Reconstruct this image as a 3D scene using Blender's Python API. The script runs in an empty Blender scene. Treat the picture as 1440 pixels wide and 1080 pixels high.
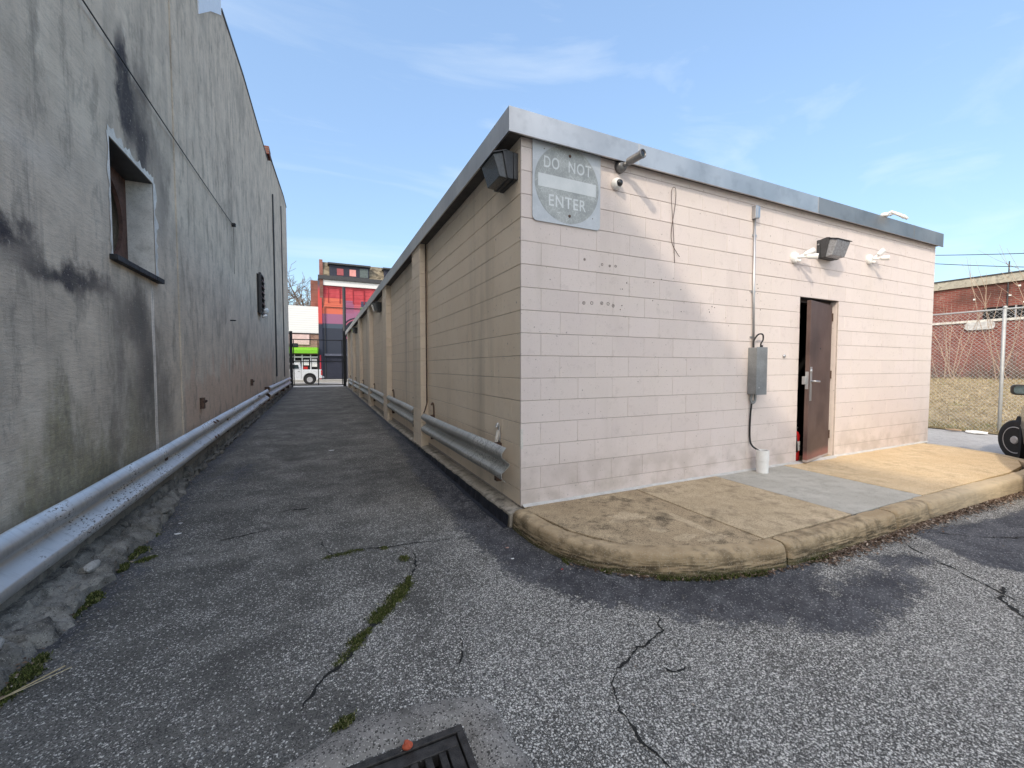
import bpy, math, random
from mathutils import Vector, Matrix, noise as mnoise
import numpy as np
random.seed(7)
R = math.radians
PI = math.pi
S = bpy.context.scene
COL = S.collection

# ------------------------------------------------------------------ camera
cd = bpy.data.cameras.new('camera'); cam = bpy.data.objects.new('camera', cd); COL.objects.link(cam)
cd.sensor_width = 36.0; cd.lens = 14.45; cd.clip_start = 0.05; cd.clip_end = 2000
cam.location = (0, 0, 1.38)
cam.rotation_euler = (R(90 - 2.378), 0, R(-25.04))
S.camera = cam

# ------------------------------------------------------------------ light
SUN_DIR = Vector((1.0, 0.70, -0.84)).normalized()      # direction the light travels
SUN_EL = math.asin(-SUN_DIR.z)
SUN_AZ = math.atan2(-SUN_DIR.x, -SUN_DIR.y)            # azimuth of the sun, from +Y towards +X
EXPOSURE = 1.60
SUN_STRENGTH = 0.78
SKY_STRENGTH = 0.15
SKY_EVEN = 0.95
AUREOLE = 5.0
sd = bpy.data.lights.new('sun', 'SUN'); sd.energy = SUN_STRENGTH; sd.angle = R(1.9); sd.color = (1.0, 0.975, 0.95)
sun = bpy.data.objects.new('sun', sd); COL.objects.link(sun)
sun.rotation_euler = SUN_DIR.to_track_quat('-Z', 'Y').to_euler()
sun.location = (-20, -14, 20)

world = bpy.data.worlds.new('World'); S.world = world; world.use_nodes = True
wt = world.node_tree; wt.nodes.clear()
def wn(t, **k):
    n = wt.nodes.new(t)
    for a, b in k.items(): setattr(n, a, b)
    return n
sky = wn('ShaderNodeTexSky', sky_type='NISHITA', sun_disc=False, sun_elevation=SUN_EL, sun_rotation=SUN_AZ,
         altitude=50, air_density=1.0, dust_density=.5, ozone_density=2.2)
bg = wn('ShaderNodeBackground'); bg.inputs[1].default_value = SKY_STRENGTH
wo = wn('ShaderNodeOutputWorld')
tc = wn('ShaderNodeTexCoord')
mp = wn('ShaderNodeMapping'); mp.inputs['Rotation'].default_value = (0.0, 0.25, R(30)); mp.inputs['Scale'].default_value = (0.55, 2.2, 5.0)
nz = wn('ShaderNodeTexNoise'); nz.inputs['Scale'].default_value = 2.1; nz.inputs['Detail'].default_value = 7; nz.inputs['Roughness'].default_value = .55; nz.inputs['Distortion'].default_value = .5
cr = wn('ShaderNodeValToRGB'); cr.color_ramp.elements[0].position = .54; cr.color_ramp.elements[1].position = .92
cr.color_ramp.elements[0].color = (0, 0, 0, 1); cr.color_ramp.elements[1].color = (.38, .38, .38, 1)
cl = wn('ShaderNodeMix', data_type='RGBA')
cl.inputs[7].default_value = (2.6, 3.0, 3.4, 1)
veil = wn('ShaderNodeMix', data_type='RGBA'); veil.inputs[0].default_value = .10; veil.inputs[7].default_value = (1.3, 2.0, 3.0, 1)
L = wt.links.new
L(tc.outputs['Generated'], mp.inputs[0]); L(mp.outputs[0], nz.inputs['Vector']); L(nz.outputs[0], cr.inputs[0])
# thin even high haze: the sky's brightness varies less from horizon to zenith than a perfectly clear one
lum = wn('ShaderNodeRGBToBW'); pw = wn('ShaderNodeMath', operation='POWER'); pw.inputs[1].default_value = -.45
ml = wn('ShaderNodeMath', operation='MULTIPLY'); ml.inputs[1].default_value = SKY_EVEN
vs = wn('ShaderNodeVectorMath', operation='SCALE')
L(sky.outputs[0], lum.inputs[0]); L(lum.outputs[0], pw.inputs[0]); L(pw.outputs[0], ml.inputs[0]); L(sky.outputs[0], vs.inputs[0]); L(ml.outputs[0], vs.inputs['Scale'])
tint = wn('ShaderNodeVectorMath', operation='MULTIPLY'); tint.inputs[1].default_value = (.84, .98, 1.10)
L(vs.outputs[0], tint.inputs[0]); L(tint.outputs[0], veil.inputs[6]); L(veil.outputs[2], cl.inputs[6]); L(cr.outputs[0], cl.inputs[0])
# broad pale glow that thin high cloud spreads round the veiled sun
nv = wn('ShaderNodeVectorMath', operation='NORMALIZE'); dp = wn('ShaderNodeVectorMath', operation='DOT_PRODUCT'); dp.inputs[1].default_value = tuple(-SUN_DIR)
L(tc.outputs['Generated'], nv.inputs[0]); L(nv.outputs[0], dp.inputs[0])
mx = wn('ShaderNodeMath', operation='MAXIMUM'); mx.inputs[1].default_value = 0.0; L(dp.outputs['Value'], mx.inputs[0])
pa = wn('ShaderNodeMath', operation='POWER'); pa.inputs[1].default_value = 1.6; L(mx.outputs[0], pa.inputs[0])
au = wn('ShaderNodeVectorMath', operation='SCALE'); au.inputs[0].default_value = (AUREOLE, AUREOLE * .95, AUREOLE * .90); L(pa.outputs[0], au.inputs['Scale'])
ad = wn('ShaderNodeVectorMath', operation='ADD'); L(cl.outputs[2], ad.inputs[0]); L(au.outputs[0], ad.inputs[1])
L(ad.outputs[0], bg.inputs[0]); L(bg.outputs[0], wo.inputs[0])

S.view_settings.view_transform = 'Standard'; S.view_settings.look = 'None'
S.view_settings.exposure = EXPOSURE; S.view_settings.gamma = 1.0
S.view_settings.use_curve_mapping = False
try:
    S.view_settings.use_white_balance = True; S.view_settings.white_balance_temperature = 8100; S.view_settings.white_balance_tint = 10   # camera balanced for open shade
except Exception: pass
S.cycles.diffuse_bounces = 6; S.cycles.max_bounces = 12
S.render.engine = 'CYCLES'

# ------------------------------------------------------------------ node helper
class V:
    def __init__(s, g, o): s.g, s.o = g, o
    def __add__(s, b): return s.g.m('ADD', s, b)
    def __sub__(s, b): return s.g.m('SUBTRACT', s, b)
    def __mul__(s, b): return s.g.m('MULTIPLY', s, b)
    def __truediv__(s, b): return s.g.m('DIVIDE', s, b)
    __radd__ = __add__; __rmul__ = __mul__
    def __rsub__(s, b): return s.g.m('SUBTRACT', b, s)
    def pow(s, b): return s.g.m('POWER', s, b)
    def abs(s): return s.g.m('ABSOLUTE', s)
    def clamp(s): return s.g.m('MAXIMUM', s.g.m('MINIMUM', s, 1.0), 0.0)
class G:
    def __init__(s, name):
        s.mat = bpy.data.materials.new(name); s.mat.use_nodes = True
        s.t = s.mat.node_tree; s.t.nodes.clear()
        s.out = s.n('ShaderNodeOutputMaterial'); s.b = s.n('ShaderNodeBsdfPrincipled')
        s.t.links.new(s.b.outputs[0], s.out.inputs[0])
        s.tc = s.n('ShaderNodeTexCoord'); s.geo = s.n('ShaderNodeNewGeometry')
        s.P = V(s, s.geo.outputs['Position']); s.O = V(s, s.tc.outputs['Object'])
        sx = s.n('ShaderNodeSeparateXYZ'); s.t.links.new(s.P.o, sx.inputs[0])
        s.x, s.y, s.z = [V(s, sx.outputs[i]) for i in range(3)]
    def n(s, t, **k):
        nd = s.t.nodes.new(t)
        for a, b in k.items(): setattr(nd, a, b)
        return nd
    def put(s, sock, v):
        if isinstance(v, V): s.t.links.new(v.o, sock)
        elif isinstance(v, (tuple, list)) and len(v) == 3 and sock.type == 'RGBA': sock.default_value = (*v, 1)
        else: sock.default_value = v
    def m(s, op, a, b=0.0):
        nd = s.n('ShaderNodeMath', operation=op); s.put(nd.inputs[0], a); s.put(nd.inputs[1], b); return V(s, nd.outputs[0])
    def map(s, sc=(1, 1, 1), vec=None, loc=(0, 0, 0), rot=(0, 0, 0)):
        nd = s.n('ShaderNodeMapping'); s.put(nd.inputs[0], vec or s.P); nd.inputs['Scale'].default_value = sc
        nd.inputs['Location'].default_value = loc; nd.inputs['Rotation'].default_value = rot; return V(s, nd.outputs[0])
    def noise(s, scale, detail=3, rough=.5, vec=None, dist=0.0):
        nd = s.n('ShaderNodeTexNoise'); s.put(nd.inputs['Vector'], vec or s.P); nd.inputs['Scale'].default_value = scale
        nd.inputs['Detail'].default_value = detail; nd.inputs['Roughness'].default_value = rough; nd.inputs['Distortion'].default_value = dist
        return V(s, nd.outputs[0])
    def voro(s, scale, vec=None, feature='F1', out=0, rnd=1.0):
        nd = s.n('ShaderNodeTexVoronoi', feature=feature); s.put(nd.inputs['Vector'], vec or s.P); nd.inputs['Scale'].default_value = scale
        nd.inputs['Randomness'].default_value = rnd
        return V(s, nd.outputs[out])
    def red(s, v):
        nd = s.n('ShaderNodeSeparateColor'); s.put(nd.inputs[0], v); return V(s, nd.outputs[0])
    def step(s, v, a, b):          # smooth 0..1 between a and b
        nd = s.n('ShaderNodeMapRange', interpolation_type='SMOOTHSTEP'); s.put(nd.inputs[0], v)
        nd.inputs[1].default_value = a; nd.inputs[2].default_value = b; return V(s, nd.outputs[0])
    def mix(s, f, a, b, mode='MIX'):
        nd = s.n('ShaderNodeMix', data_type='RGBA', blend_type=mode); s.put(nd.inputs[0], f); s.put(nd.inputs[6], a); s.put(nd.inputs[7], b)
        return V(s, nd.outputs[2])
    def ramp(s, f, stops):
        nd = s.n('ShaderNodeValToRGB'); s.put(nd.inputs[0], f); e = nd.color_ramp.elements
        while len(e) < len(stops): e.new(.5)
        for i, (p, c) in enumerate(stops):
            e[i].position = p; e[i].color = (*c, 1) if len(c) == 3 else c
        return V(s, nd.outputs[0])
    def attr(s, name):
        nd = s.n('ShaderNodeAttribute', attribute_name=name); return V(s, nd.outputs['Fac'])
    def rnd(s): return V(s, s.n('ShaderNodeObjectInfo').outputs['Random'])
    def island(s): return V(s, s.geo.outputs['Random Per Island'])
    def blob(s, u, v, cu, cv, ru, rv, soft=.5):   # elliptical patch, 1 inside
        a = (u - cu) / ru; b = (v - cv) / rv
        d = (a * a + b * b).pow(.5)
        return s.step(d, 1.0, 1.0 - soft) if False else (1.0 - s.step(d, 1.0 - soft, 1.0))
    def bump(s, h, dist=.01, strength=1.0, prev=None):
        nd = s.n('ShaderNodeBump'); s.put(nd.inputs['Height'], h); nd.inputs['Distance'].default_value = dist; nd.inputs['Strength'].default_value = strength
        if prev: s.t.links.new(prev.o, nd.inputs['Normal'])
        s.t.links.new(nd.outputs[0], s.b.inputs['Normal']); return V(s, nd.outputs[0])
    def fin(s, col, rough=.8, metal=0.0, spec=.3):
        s.put(s.b.inputs['Base Color'], col); s.put(s.b.inputs['Roughness'], rough); s.put(s.b.inputs['Metallic'], metal)
        s.b.inputs['Specular IOR Level'].default_value = spec; return s.mat

def simple(name, c, rough=.6, metal=0.0, spec=.4, var=.25, scale=9.0, bump=0.0):
    g = G(name); n = g.noise(scale, 5, .6); n2 = g.noise(scale * 8, 3, .6)
    f = g.step(n * .7 + n2 * .3, .3, .7)
    col = g.mix(f, tuple(x * (1 - var) for x in c), tuple(min(1, x * (1 + var)) for x in c))
    if bump: g.bump(n2, bump)
    return g.fin(col, rough if metal == 0 else (n * .3 + (rough - .15)), metal, spec)

# ------------------------------------------------------------------ mesh builder
class MB:
    def __init__(s): s.v = []; s.f = []
    def add(s, vs, fs):
        k = len(s.v); s.v += [tuple(v) for v in vs]; s.f += [tuple(i + k for i in f) for f in fs]; return s
    def box(s, x0, x1, y0, y1, z0, z1, M=None):
        vs = [(x, y, z) for x in (x0, x1) for y in (y0, y1) for z in (z0, z1)]
        if M: vs = [tuple(M @ Vector(v)) for v in vs]
        return s.add(vs, [(0, 1, 3, 2), (4, 6, 7, 5), (0, 4, 5, 1), (2, 3, 7, 6), (0, 2, 6, 4), (1, 5, 7, 3)])
    def prism(s, poly, h0, h1, axis=2, M=None):      # polygon in the other two axes, extruded along axis
        def p(a, b, h): return {0: (h, a, b), 1: (a, h, b), 2: (a, b, h)}[axis]
        n = len(poly)
        vs = [p(a, b, h0) for a, b in poly] + [p(a, b, h1) for a, b in poly]
        if M: vs = [tuple(M @ Vector(v)) for v in vs]
        return s.add(vs, [tuple(range(n))[::-1], tuple(range(n, 2 * n))] + [(i, (i + 1) % n, n + (i + 1) % n, n + i) for i in range(n)])
    def tube(s, pts, r, seg=8, cap=True):
        pts = [Vector(p) for p in pts]; n = len(pts); rs = r if isinstance(r, (list, tuple)) else [r] * n
        k = len(s.v); a = None
        for i, p in enumerate(pts):
            d = (pts[min(i + 1, n - 1)] - pts[max(i - 1, 0)]).normalized()
            if a is None: a = d.orthogonal().normalized()
            a = (a - d * a.dot(d)).normalized(); b = d.cross(a)
            for j in range(seg):
                t = 2 * PI * j / seg; s.v.append(tuple(p + (a * math.cos(t) + b * math.sin(t)) * rs[i]))
        for i in range(n - 1):
            for j in range(seg):
                q = k + i * seg; s.f.append((q + j, q + (j + 1) % seg, q + seg + (j + 1) % seg, q + seg + j))
        if cap:
            s.f.append(tuple(k + j for j in range(seg))[::-1]); s.f.append(tuple(k + (n - 1) * seg + j for j in range(seg)))
        return s
    def lathe(s, prof, c, ax, seg=20):     # prof: (radius, height along ax)
        ax = Vector(ax).normalized(); a = ax.orthogonal().normalized(); b = ax.cross(a); c = Vector(c); k = len(s.v)
        for r, h in prof:
            for j in range(seg):
                t = 2 * PI * j / seg; s.v.append(tuple(c + ax * h + (a * math.cos(t) + b * math.sin(t)) * r))
        for i in range(len(prof) - 1):
            for j in range(seg):
                q = k + i * seg; s.f.append((q + j, q + (j + 1) % seg, q + seg + (j + 1) % seg, q + seg + j))
        s.f.append(tuple(k + j for j in range(seg))[::-1]); s.f.append(tuple(k + (len(prof) - 1) * seg + j for j in range(seg)))
        return s
    def mesh(s, name, mat=None, smooth=False):
        me = bpy.data.meshes.new(name); me.from_pydata(s.v, [], s.f); me.validate()
        if mat: me.materials.append(mat)
        import bmesh
        bm = bmesh.new(); bm.from_mesh(me); bmesh.ops.recalc_face_normals(bm, faces=bm.faces); bm.to_mesh(me); bm.free()
        if smooth: me.shade_smooth(); 
        return me
    def obj(s, name, mat, parent=None, smooth=False, bevel=0.0, **tags):
        return link(name, s.mesh(name, mat, smooth), parent, bevel, **tags)

def link(name, me, parent=None, bevel=0.0, label=None, cat=None, group=None, kind=None, loc=None):
    o = bpy.data.objects.new(name, me); COL.objects.link(o)
    if parent:
        o.parent = parent
        if parent.parent is None or True: pass
    if loc: o.location = loc
    if bevel:
        b = o.modifiers.new('bevel', 'BEVEL'); b.width = bevel; b.segments = 2; b.limit_method = 'ANGLE'
    tag(o, label, cat, group, kind); return o
def tag(o, label=None, cat=None, group=None, kind=None):
    if label: o['label'] = label
    if cat: o['category'] = cat
    if group: o['group'] = group
    if kind: o['kind'] = kind
def empty(name, label, cat, group=None, loc=(0, 0, 0), rz=0):
    o = bpy.data.objects.new(name, None); COL.objects.link(o); o.location = loc; o.rotation_euler = (0, 0, rz)
    o.empty_display_size = .1; tag(o, label, cat, group); return o
def smooth_angle(o, a=40):
    me = o.data
    me.shade_smooth()
    try: me.set_sharp_from_angle(angle=R(a))
    except Exception: pass
    return o
def fb(x, y, z=0, o=4):
    return mnoise.fractal(Vector((x, y, z)), 1.0, 2.0, o)

def GZ(y):        # gentle rise of the alley, falling back to the street beyond the gate
    if y < 4: return 0.0
    if y < 27: return .2 * (y - 4) / 23
    return max(0.0, .2 * (1 - (y - 27) / 3.5))

# ------------------------------------------------------------------ materials
def mat_block(front=True):
    g = G('painted_block')
    r = g.rnd(); n = g.noise(1.3, 4, .6); f = g.noise(230, 3, .7); pit = g.voro(170)
    base = g.mix(r, (.70, .61, .58), (.77, .675, .64))
    base = g.mix(g.step(n, .35, .7), base, (.74, .65, .605))
    sk = g.noise(2.2, 4, .6, g.map((1, 1, .12)))
    base = g.mix(g.step(sk, .56, .8) * .22, base, (.34, .29, .24))
    low = (1.0 - g.step(g.z, .15, .75)) * g.step(g.noise(6, 4), .35, .7)
    base = g.mix(low * .36, base, (.30, .25, .19))
    base = g.mix(g.step(g.noise(75, 2, .6), .66, .74) * .5, base, (.33, .28, .25))
    # alley side browner and lighter: light bounced between the walls put into its colour
    side = 1.0 - g.step(g.x, 1.590, 1.594)
    onface = side * g.step(g.y, 3.2284, 3.2288)
    base = g.mix(onface, base, g.mix(g.step(n, .3, .75), (.81, .675, .535), (.87, .74, .60)))
    base = g.mix(onface * g.step(g.noise(1.7, 4, .6, g.map((1, 1, .1))), .52, .75) * .4, base, (.27, .23, .18))
    base = g.mix(g.step(g.noise(11, 5, .7), .56, .68) * .16, base, (.40, .33, .30))
    base = g.mix(g.step(g.noise(28, 2, .5), .72, .76) * .6, base, (.22, .18, .16))
    g.bump(f * .7 + pit * .6 + g.noise(9, 3) * .6, .0045, 1.0)
    return g.fin(base, .78, 0, .25)
def mat_stucco():
    g = G('weathered_stucco')
    big = g.noise(.55, 5, .62, dist=.3); med = g.noise(2.6, 6, .65); fine = g.noise(90, 4, .7)
    streak = g.noise(2.6, 5, .6, g.map((1, 1, .09))); st2 = g.noise(9, 4, .6, g.map((1, 1, .05)))
    hz = g.noise(26, 3, .6, g.map((1, .35, 2.2)))
    base = g.ramp(big * .5 + med * .5, [(.30, (.36, .33, .285)), (.5, (.52, .48, .42)), (.72, (.66, .62, .54))])
    far = g.step(g.y, 6.2, 8.5)
    base = g.mix(far * .8, base, g.ramp(streak * .6 + med * .4, [(.3, (.34, .315, .28)), (.52, (.55, .51, .45)), (.75, (.68, .635, .56))]))
    base = g.mix(g.step(big, .50, .68) * .45, base, (.17, .165, .155))
    base = g.mix(g.step(streak, .5, .66) * .24, base, (.17, .165, .16))
    base = g.mix(g.step(st2, .56, .72) * .25, base, (.50, .485, .455))
    base = g.mix(g.step(st2, .42, .30) * .35 * g.step(g.z, .6, 2.6), base, (.14, .138, .14))
    wob = (med - .5) * .6
    yy = g.y + wob; zz = g.z + wob
    def B(cu, cv, ru, rv, soft=.8): return g.blob(yy, zz, cu, cv, ru, rv, soft)
    dark = (.028, .028, .040)
    base = g.mix((B(5.08, 3.95, .30, .68, .5) * .97).clamp(), base, dark)
    base = g.mix(B(5.45, 3.62, .30, .40, .7) * .85, base, dark)
    base = g.mix(B(5.40, 3.85, .75, .85, .9) * .85, base, (.06, .057, .06))
    base = g.mix(B(6.0, 3.3, .42, .9, .9) * .55, base, (.10, .096, .10))
    base = g.mix(B(3.2, 2.16, .70, .15, .8) * .95, base, dark)
    base = g.mix(B(4.0, 2.02, 1.1, .17, .9) * .9, base, dark)
    base = g.mix(B(5.15, 1.85, .75, .45, .9) * .8, base, (.09, .086, .085))
    base = g.mix(B(5.40, 1.2, .55, 1.1, .9) * .85, base, (.09, .088, .09))
    base = g.mix(B(5.9, 1.0, .35, .9, .9) * .55, base, (.10, .10, .102))
    base = g.mix(B(3.6, 2.75, .8, .16, 1.0) * .35, base, (.56, .55, .52))
    # lime bloom above the green growth at the foot
    foot = (1.0 - g.step(zz, .55, 1.55)) * (1.0 - g.step(g.y, 5.2, 6.2))
    base = g.mix(foot * g.step(med, .45, .62) * .55, base, (.58, .57, .52))
    grow = (1.0 - g.step(g.z + (streak - .5) * 2.2 + (med - .5) * .8, .45, 1.25)) * (1.0 - g.step(g.y, 4.4, 6.0))
    base = g.mix(grow * .62, base, g.mix(g.step(g.noise(22, 3), .4, .6), (.085, .09, .04), (.17, .175, .085)))
    # old pinkish render showing through low down
    pk = g.step(g.y, 6.5, 6.7) * (1.0 - g.step(g.y, 16.5, 19.0)) * (1.0 - g.step(g.z + (streak - .5) * 2.0 + (med - .5) * 1.0 - (g.y - 7.0) * .05, 1.15, 1.35))
    base = g.mix(pk * .9, base, g.mix(med, (.42, .33, .27), (.58, .48, .41)))
    # white run under the sill
    dr = (1.0 - g.step((g.y - 5.60 + (g.noise(1.5, 2) - .5) * .06).abs(), .028, .045)) * (1.0 - g.step(g.z, 2.2, 2.24))
    base = g.mix(dr * .9, base, g.mix(g.step((g.y - 5.605).abs(), .008, .004), (.74, .72, .68), (.48, .47, .45)))
    base = g.mix(g.step(g.noise(38, 2, .5), .66, .72) * .5, base, (.42, .42, .40))
    base = g.mix(g.step(hz, .45, .75) * .22, base, (.17, .168, .16))
    base = g.mix(g.step(g.noise(5.5, 7, .72, g.map((1, 1, .45))), .50, .64) * .42, base, (.15, .145, .135))
    base = g.mix(g.step(g.noise(1.3, 6, .7, g.map((1, 1, .6), loc=(2, 5, 1))), .54, .70) * .45, base, (.11, .108, .104))
    base = g.mix(g.step(g.noise(140, 2, .6), .58, .70) * .30, base, (.12, .118, .11))
    base = g.mix(1.0, base, (1.32, 1.20, 1.11), 'MULTIPLY')
    g.bump(fine * .6 + hz * .6 + med * .8, .007, 1.0)
    return g.fin(base, .9, 0, .15)
def mat_asphalt():
    g = G('old_asphalt')
    seal = g.attr('seal'); worn = g.attr('worn'); oil = g.attr('oil')
    w1 = g.noise(3.2, 5, .65); w2 = g.noise(13, 4, .6); w3 = g.noise(.7, 4, .6); w5 = g.noise(1.7, 6, .7, g.map((1, .8, 1), loc=(7, 3, 0)))
    wv = g.n('ShaderNodeVectorMath', operation='ADD'); ns = g.n('ShaderNodeTexNoise'); ns.inputs['Scale'].default_value = 60; g.put(ns.inputs['Vector'], g.P)
    sc_ = g.n('ShaderNodeVectorMath', operation='SCALE'); g.t.links.new(ns.outputs['Color'], sc_.inputs[0]); sc_.inputs['Scale'].default_value = .010
    g.t.links.new(g.P.o, wv.inputs[0]); g.t.links.new(sc_.outputs[0], wv.inputs[1]); Q = V(g, wv.outputs[0])
    vo = g.voro(108, Q); vc = g.red(g.voro(108, Q, out=1)); vo2 = g.voro(235, Q); vc2 = g.red(g.voro(235, Q, out=1)); vo3 = g.voro(64, Q); vc3 = g.red(g.voro(64, Q, out=1))
    edge = 1.0 - g.step(vo, .30, .58); edge2 = 1.0 - g.step(vo2, .28, .55); edge3 = 1.0 - g.step(vo3, .28, .42)
    w4 = g.noise(38, 3, .6)
    se = g.step(seal + (w2 - .5) * 1.5 + (w1 - .5) * 1.1 + (w4 - .5) * 1.1 + (vc2 - .5) * .35, .36, .64)
    wn = (worn + (w1 - .5) * 1.7 + (w3 - .5) * 1.2 + (w5 - .5) * 1.3).clamp()
    th = .86 - wn * .52
    st = g.step(vc - th, 0, .08) * edge
    st2 = g.step(vc2 - (th + .04), 0, .10) * edge2
    st3 = g.step(vc3 - .93 + wn * .05, 0, .03) * edge3
    pits = g.step(vc2, .34, .16) * g.step(vo2, .0, .25)
    body = g.ramp(w1 * .4 + w3 * .3 + w5 * .3, [(.33, (.085, .082, .075)), (.5, (.15, .145, .134)), (.68, (.235, .226, .208))])
    body = g.mix(wn * .8, body, (.135, .130, .120))
    dust = g.step(g.noise(1.0, 6, .7, g.map((.7, 1.9, 1))), .47, .66)
    col = g.mix(dust * .6 * (1.0 - wn * .6), body, (.27, .258, .235))
    col = g.mix(pits * .75, col, (.035, .034, .032))
    stone = g.mix(vc2, (.42, .405, .375), (.95, .92, .86))
    col = g.mix((st * .9 + st2 * .65 + st3 * .5).clamp(), col, stone)
    blot = g.step(g.noise(.9, 5, .6, g.map(loc=(3, 9, 0))), .56, .70)
    col = g.mix(blot * .45, col, (.05, .049, .047))
    sealc = g.mix(g.step(w2 * .5 + w1 * .5, .40, .62), (.024, .026, .036), (.085, .087, .098))
    sst = g.step(vc - .80 + (w1 - .5) * .9, 0, .04) * edge
    sealc = g.mix((sst * .8).clamp(), sealc, (.34, .34, .34))
    col = g.mix(se * .92, col, sealc)
    col = g.mix(oil * .7, col, (.035, .035, .04))
    h = (1.0 - vo) * (1.0 - se * .6) * .7 + (1.0 - vo2) * .35 + w2 * .5 - pits * .4
    g.bump(h, .008, 1.0)
    return g.fin(col, .82 - se * .2, 0, .35)
def mat_concrete(name, c1, c2, dirt=(.09, .075, .055), dirtamt=.6, speck=.4):
    g = G(name)
    n = g.noise(2.2, 6, .65); n2 = g.noise(9, 5, .6); sp = g.voro(190); sc = g.red(g.voro(190, out=1)); f = g.noise(120, 3, .7)
    col = g.mix(g.step(n, .3, .7), c1, c2)
    col = g.mix(g.step(n2 * .6 + n * .4, .46, .68) * dirtamt, col, dirt)
    col = g.mix(g.step(sc, .80, .88) * speck * (1.0 - g.step(sp, .3, .5)), col, tuple(min(.8, x * 1.6) for x in c2))
    col = g.mix(g.step(sc, .16, .10) * speck, col, tuple(x * .4 for x in c1))
    g.bump(f * .6 + n2 + (1.0 - sp) * .4, .004, .9)
    return g.fin(col, .88, 0, .2)
def mat_kerb():
    g = G('kerb_concrete')
    n = g.noise(2.4, 6, .65); n2 = g.noise(12, 5, .6); sc = g.red(g.voro(170, out=1)); f = g.noise(120, 3, .7)
    col = g.mix(g.step(n, .3, .7), (.34, .25, .155), (.50, .385, .25))
    lines = g.noise(5, 4, .6, g.map((1.2, 1.2, 14)))
    col = g.mix(g.step(n2 * .5 + n * .5, .45, .62) * .7, col, (.11, .08, .05))
    col = g.mix((1.0 - g.step(g.z, .04, .15)) * g.step(lines, .36, .62) * .9, col, (.045, .035, .022))
    green = (1.0 - g.step(g.z + (n2 - .5) * .1, .01, .05)) * (1.0 - g.step(g.x, 3.2, 4.2))
    col = g.mix(green * .7, col, (.04, .05, .018))
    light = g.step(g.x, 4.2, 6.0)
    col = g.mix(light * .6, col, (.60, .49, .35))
    col = g.mix(g.step(sc, .84, .92) * .35, col, (.45, .40, .32))
    g.bump(f * .5 + n2 + n * .6, .006, 1)
    return g.fin(col, .9, 0, .15)
def mat_metal(name, c, rough=.4, rust=0.0, streak=0.0):
    g = G(name)
    n = g.noise(1.6, 3, .5); n2 = g.noise(40, 4, .6, g.map((1, .35, 1)))
    col = g.mix(g.step(n, .3, .7), tuple(x * .85 for x in c), tuple(min(1, x * 1.1) for x in c))
    met = 1.0
    if streak:
        s1 = g.noise(26, 4, .6, g.map((.25, 1, .25)))
        col = g.mix(g.step(s1, .48, .7) * streak, col, tuple(x * .45 for x in c))
    rr = (n * .12 + (rough - .05))
    if rust:
        rn = g.step(g.noise(75, 4, .65, g.map((1, .4, 1))) * .8 + n * .2, .55, .60)
        rn = rn * g.step(g.noise(1.6, 3), .44, .54) * g.step(V(g, g.geo_nz()), .35, .6) if False else rn * g.step(g.noise(1.6, 3), .44, .54)
        col = g.mix(rn * rust, col, (.055, .035, .028)); met = 1.0 - rn * rust
        rr = rr + rn * .3
    g.bump(n2, .001, .5)
    return g.fin(col, rr, met, .4)
def mat_brick(name, c1, c2, mortar, sc=1.0, axis='x', paint=None):
    g = G(name)
    cmb = g.n('ShaderNodeCombineXYZ'); g.put(cmb.inputs[0], g.x if axis == 'x' else g.y); g.put(cmb.inputs[1], g.z)
    bt = g.n('ShaderNodeTexBrick'); g.put(bt.inputs['Vector'], V(g, cmb.outputs[0]))
    bt.inputs['Scale'].default_value = 1.0; bt.inputs['Brick Width'].default_value = .22 * sc; bt.inputs['Row Height'].default_value = .075 * sc
    bt.inputs['Mortar Size'].default_value = .011 * sc; bt.inputs['Bias'].default_value = -.1
    g.put(bt.inputs['Color1'], c1); g.put(bt.inputs['Color2'], c2); g.put(bt.inputs['Mortar'], mortar)
    n = g.noise(1.2, 5, .6)
    col = g.mix(g.step(n, .45, .75) * .6, V(g, bt.outputs[0]), tuple(x * .45 for x in c1))
    if paint: col = paint(g, col)
    g.bump(V(g, bt.outputs[1]) * -1.0, .01, .8)
    return g.fin(col, .88, 0, .2)

M = {}
M['block'] = mat_block()
M['mortar'] = simple('joint_mortar', (.42, .36, .33), .9, var=.2, scale=5)
M['stucco'] = mat_stucco()
M['asphalt'] = mat_asphalt()
M['slab_brown'] = mat_concrete('brown_slab', (.34, .255, .165), (.49, .38, .25), (.09, .07, .048), .95, .8)
M['slab_tan'] = mat_concrete('tan_slab', (.44, .34, .225), (.57, .45, .31), (.17, .125, .08), .8, .65)
M['slab_grey'] = mat_concrete('grey_slab', (.40, .38, .335), (.50, .48, .43), (.25, .235, .20), .5, .3)
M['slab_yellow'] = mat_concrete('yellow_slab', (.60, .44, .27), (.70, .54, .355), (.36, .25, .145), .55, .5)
M['kerb'] = mat_kerb()
M['footing'] = mat_concrete('footing_concrete', (.28, .25, .21), (.46, .42, .36), (.035, .033, .035), .8, .3)
M['broken'] = mat_concrete('broken_concrete', (.09, .085, .075), (.30, .285, .255), (.030, .028, .027), .95, .5)
M['plinth'] = mat_concrete('plinth_render', (.20, .185, .165), (.32, .30, .27), (.05, .047, .045), .8, .2)
M['collar'] = mat_concrete('collar_concrete', (.17, .16, .148), (.34, .32, .295), (.075, .07, .065), .75, 1.0)
M['fascia'] = mat_metal('galvanised_fascia', (.58, .56, .54), .45, 0, .2)
M['fascia_dark'] = mat_metal('dark_reflection_fascia', (.37, .35, .33), .46, 0, .2)  # right front panels: dark reflection put into the metal colour
M['soffit'] = simple('dark_soffit', (.10, .09, .085), .9)
M['rail'] = mat_metal('galvanised_rail', (.76, .78, .80), .54, .95, .28)
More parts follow.
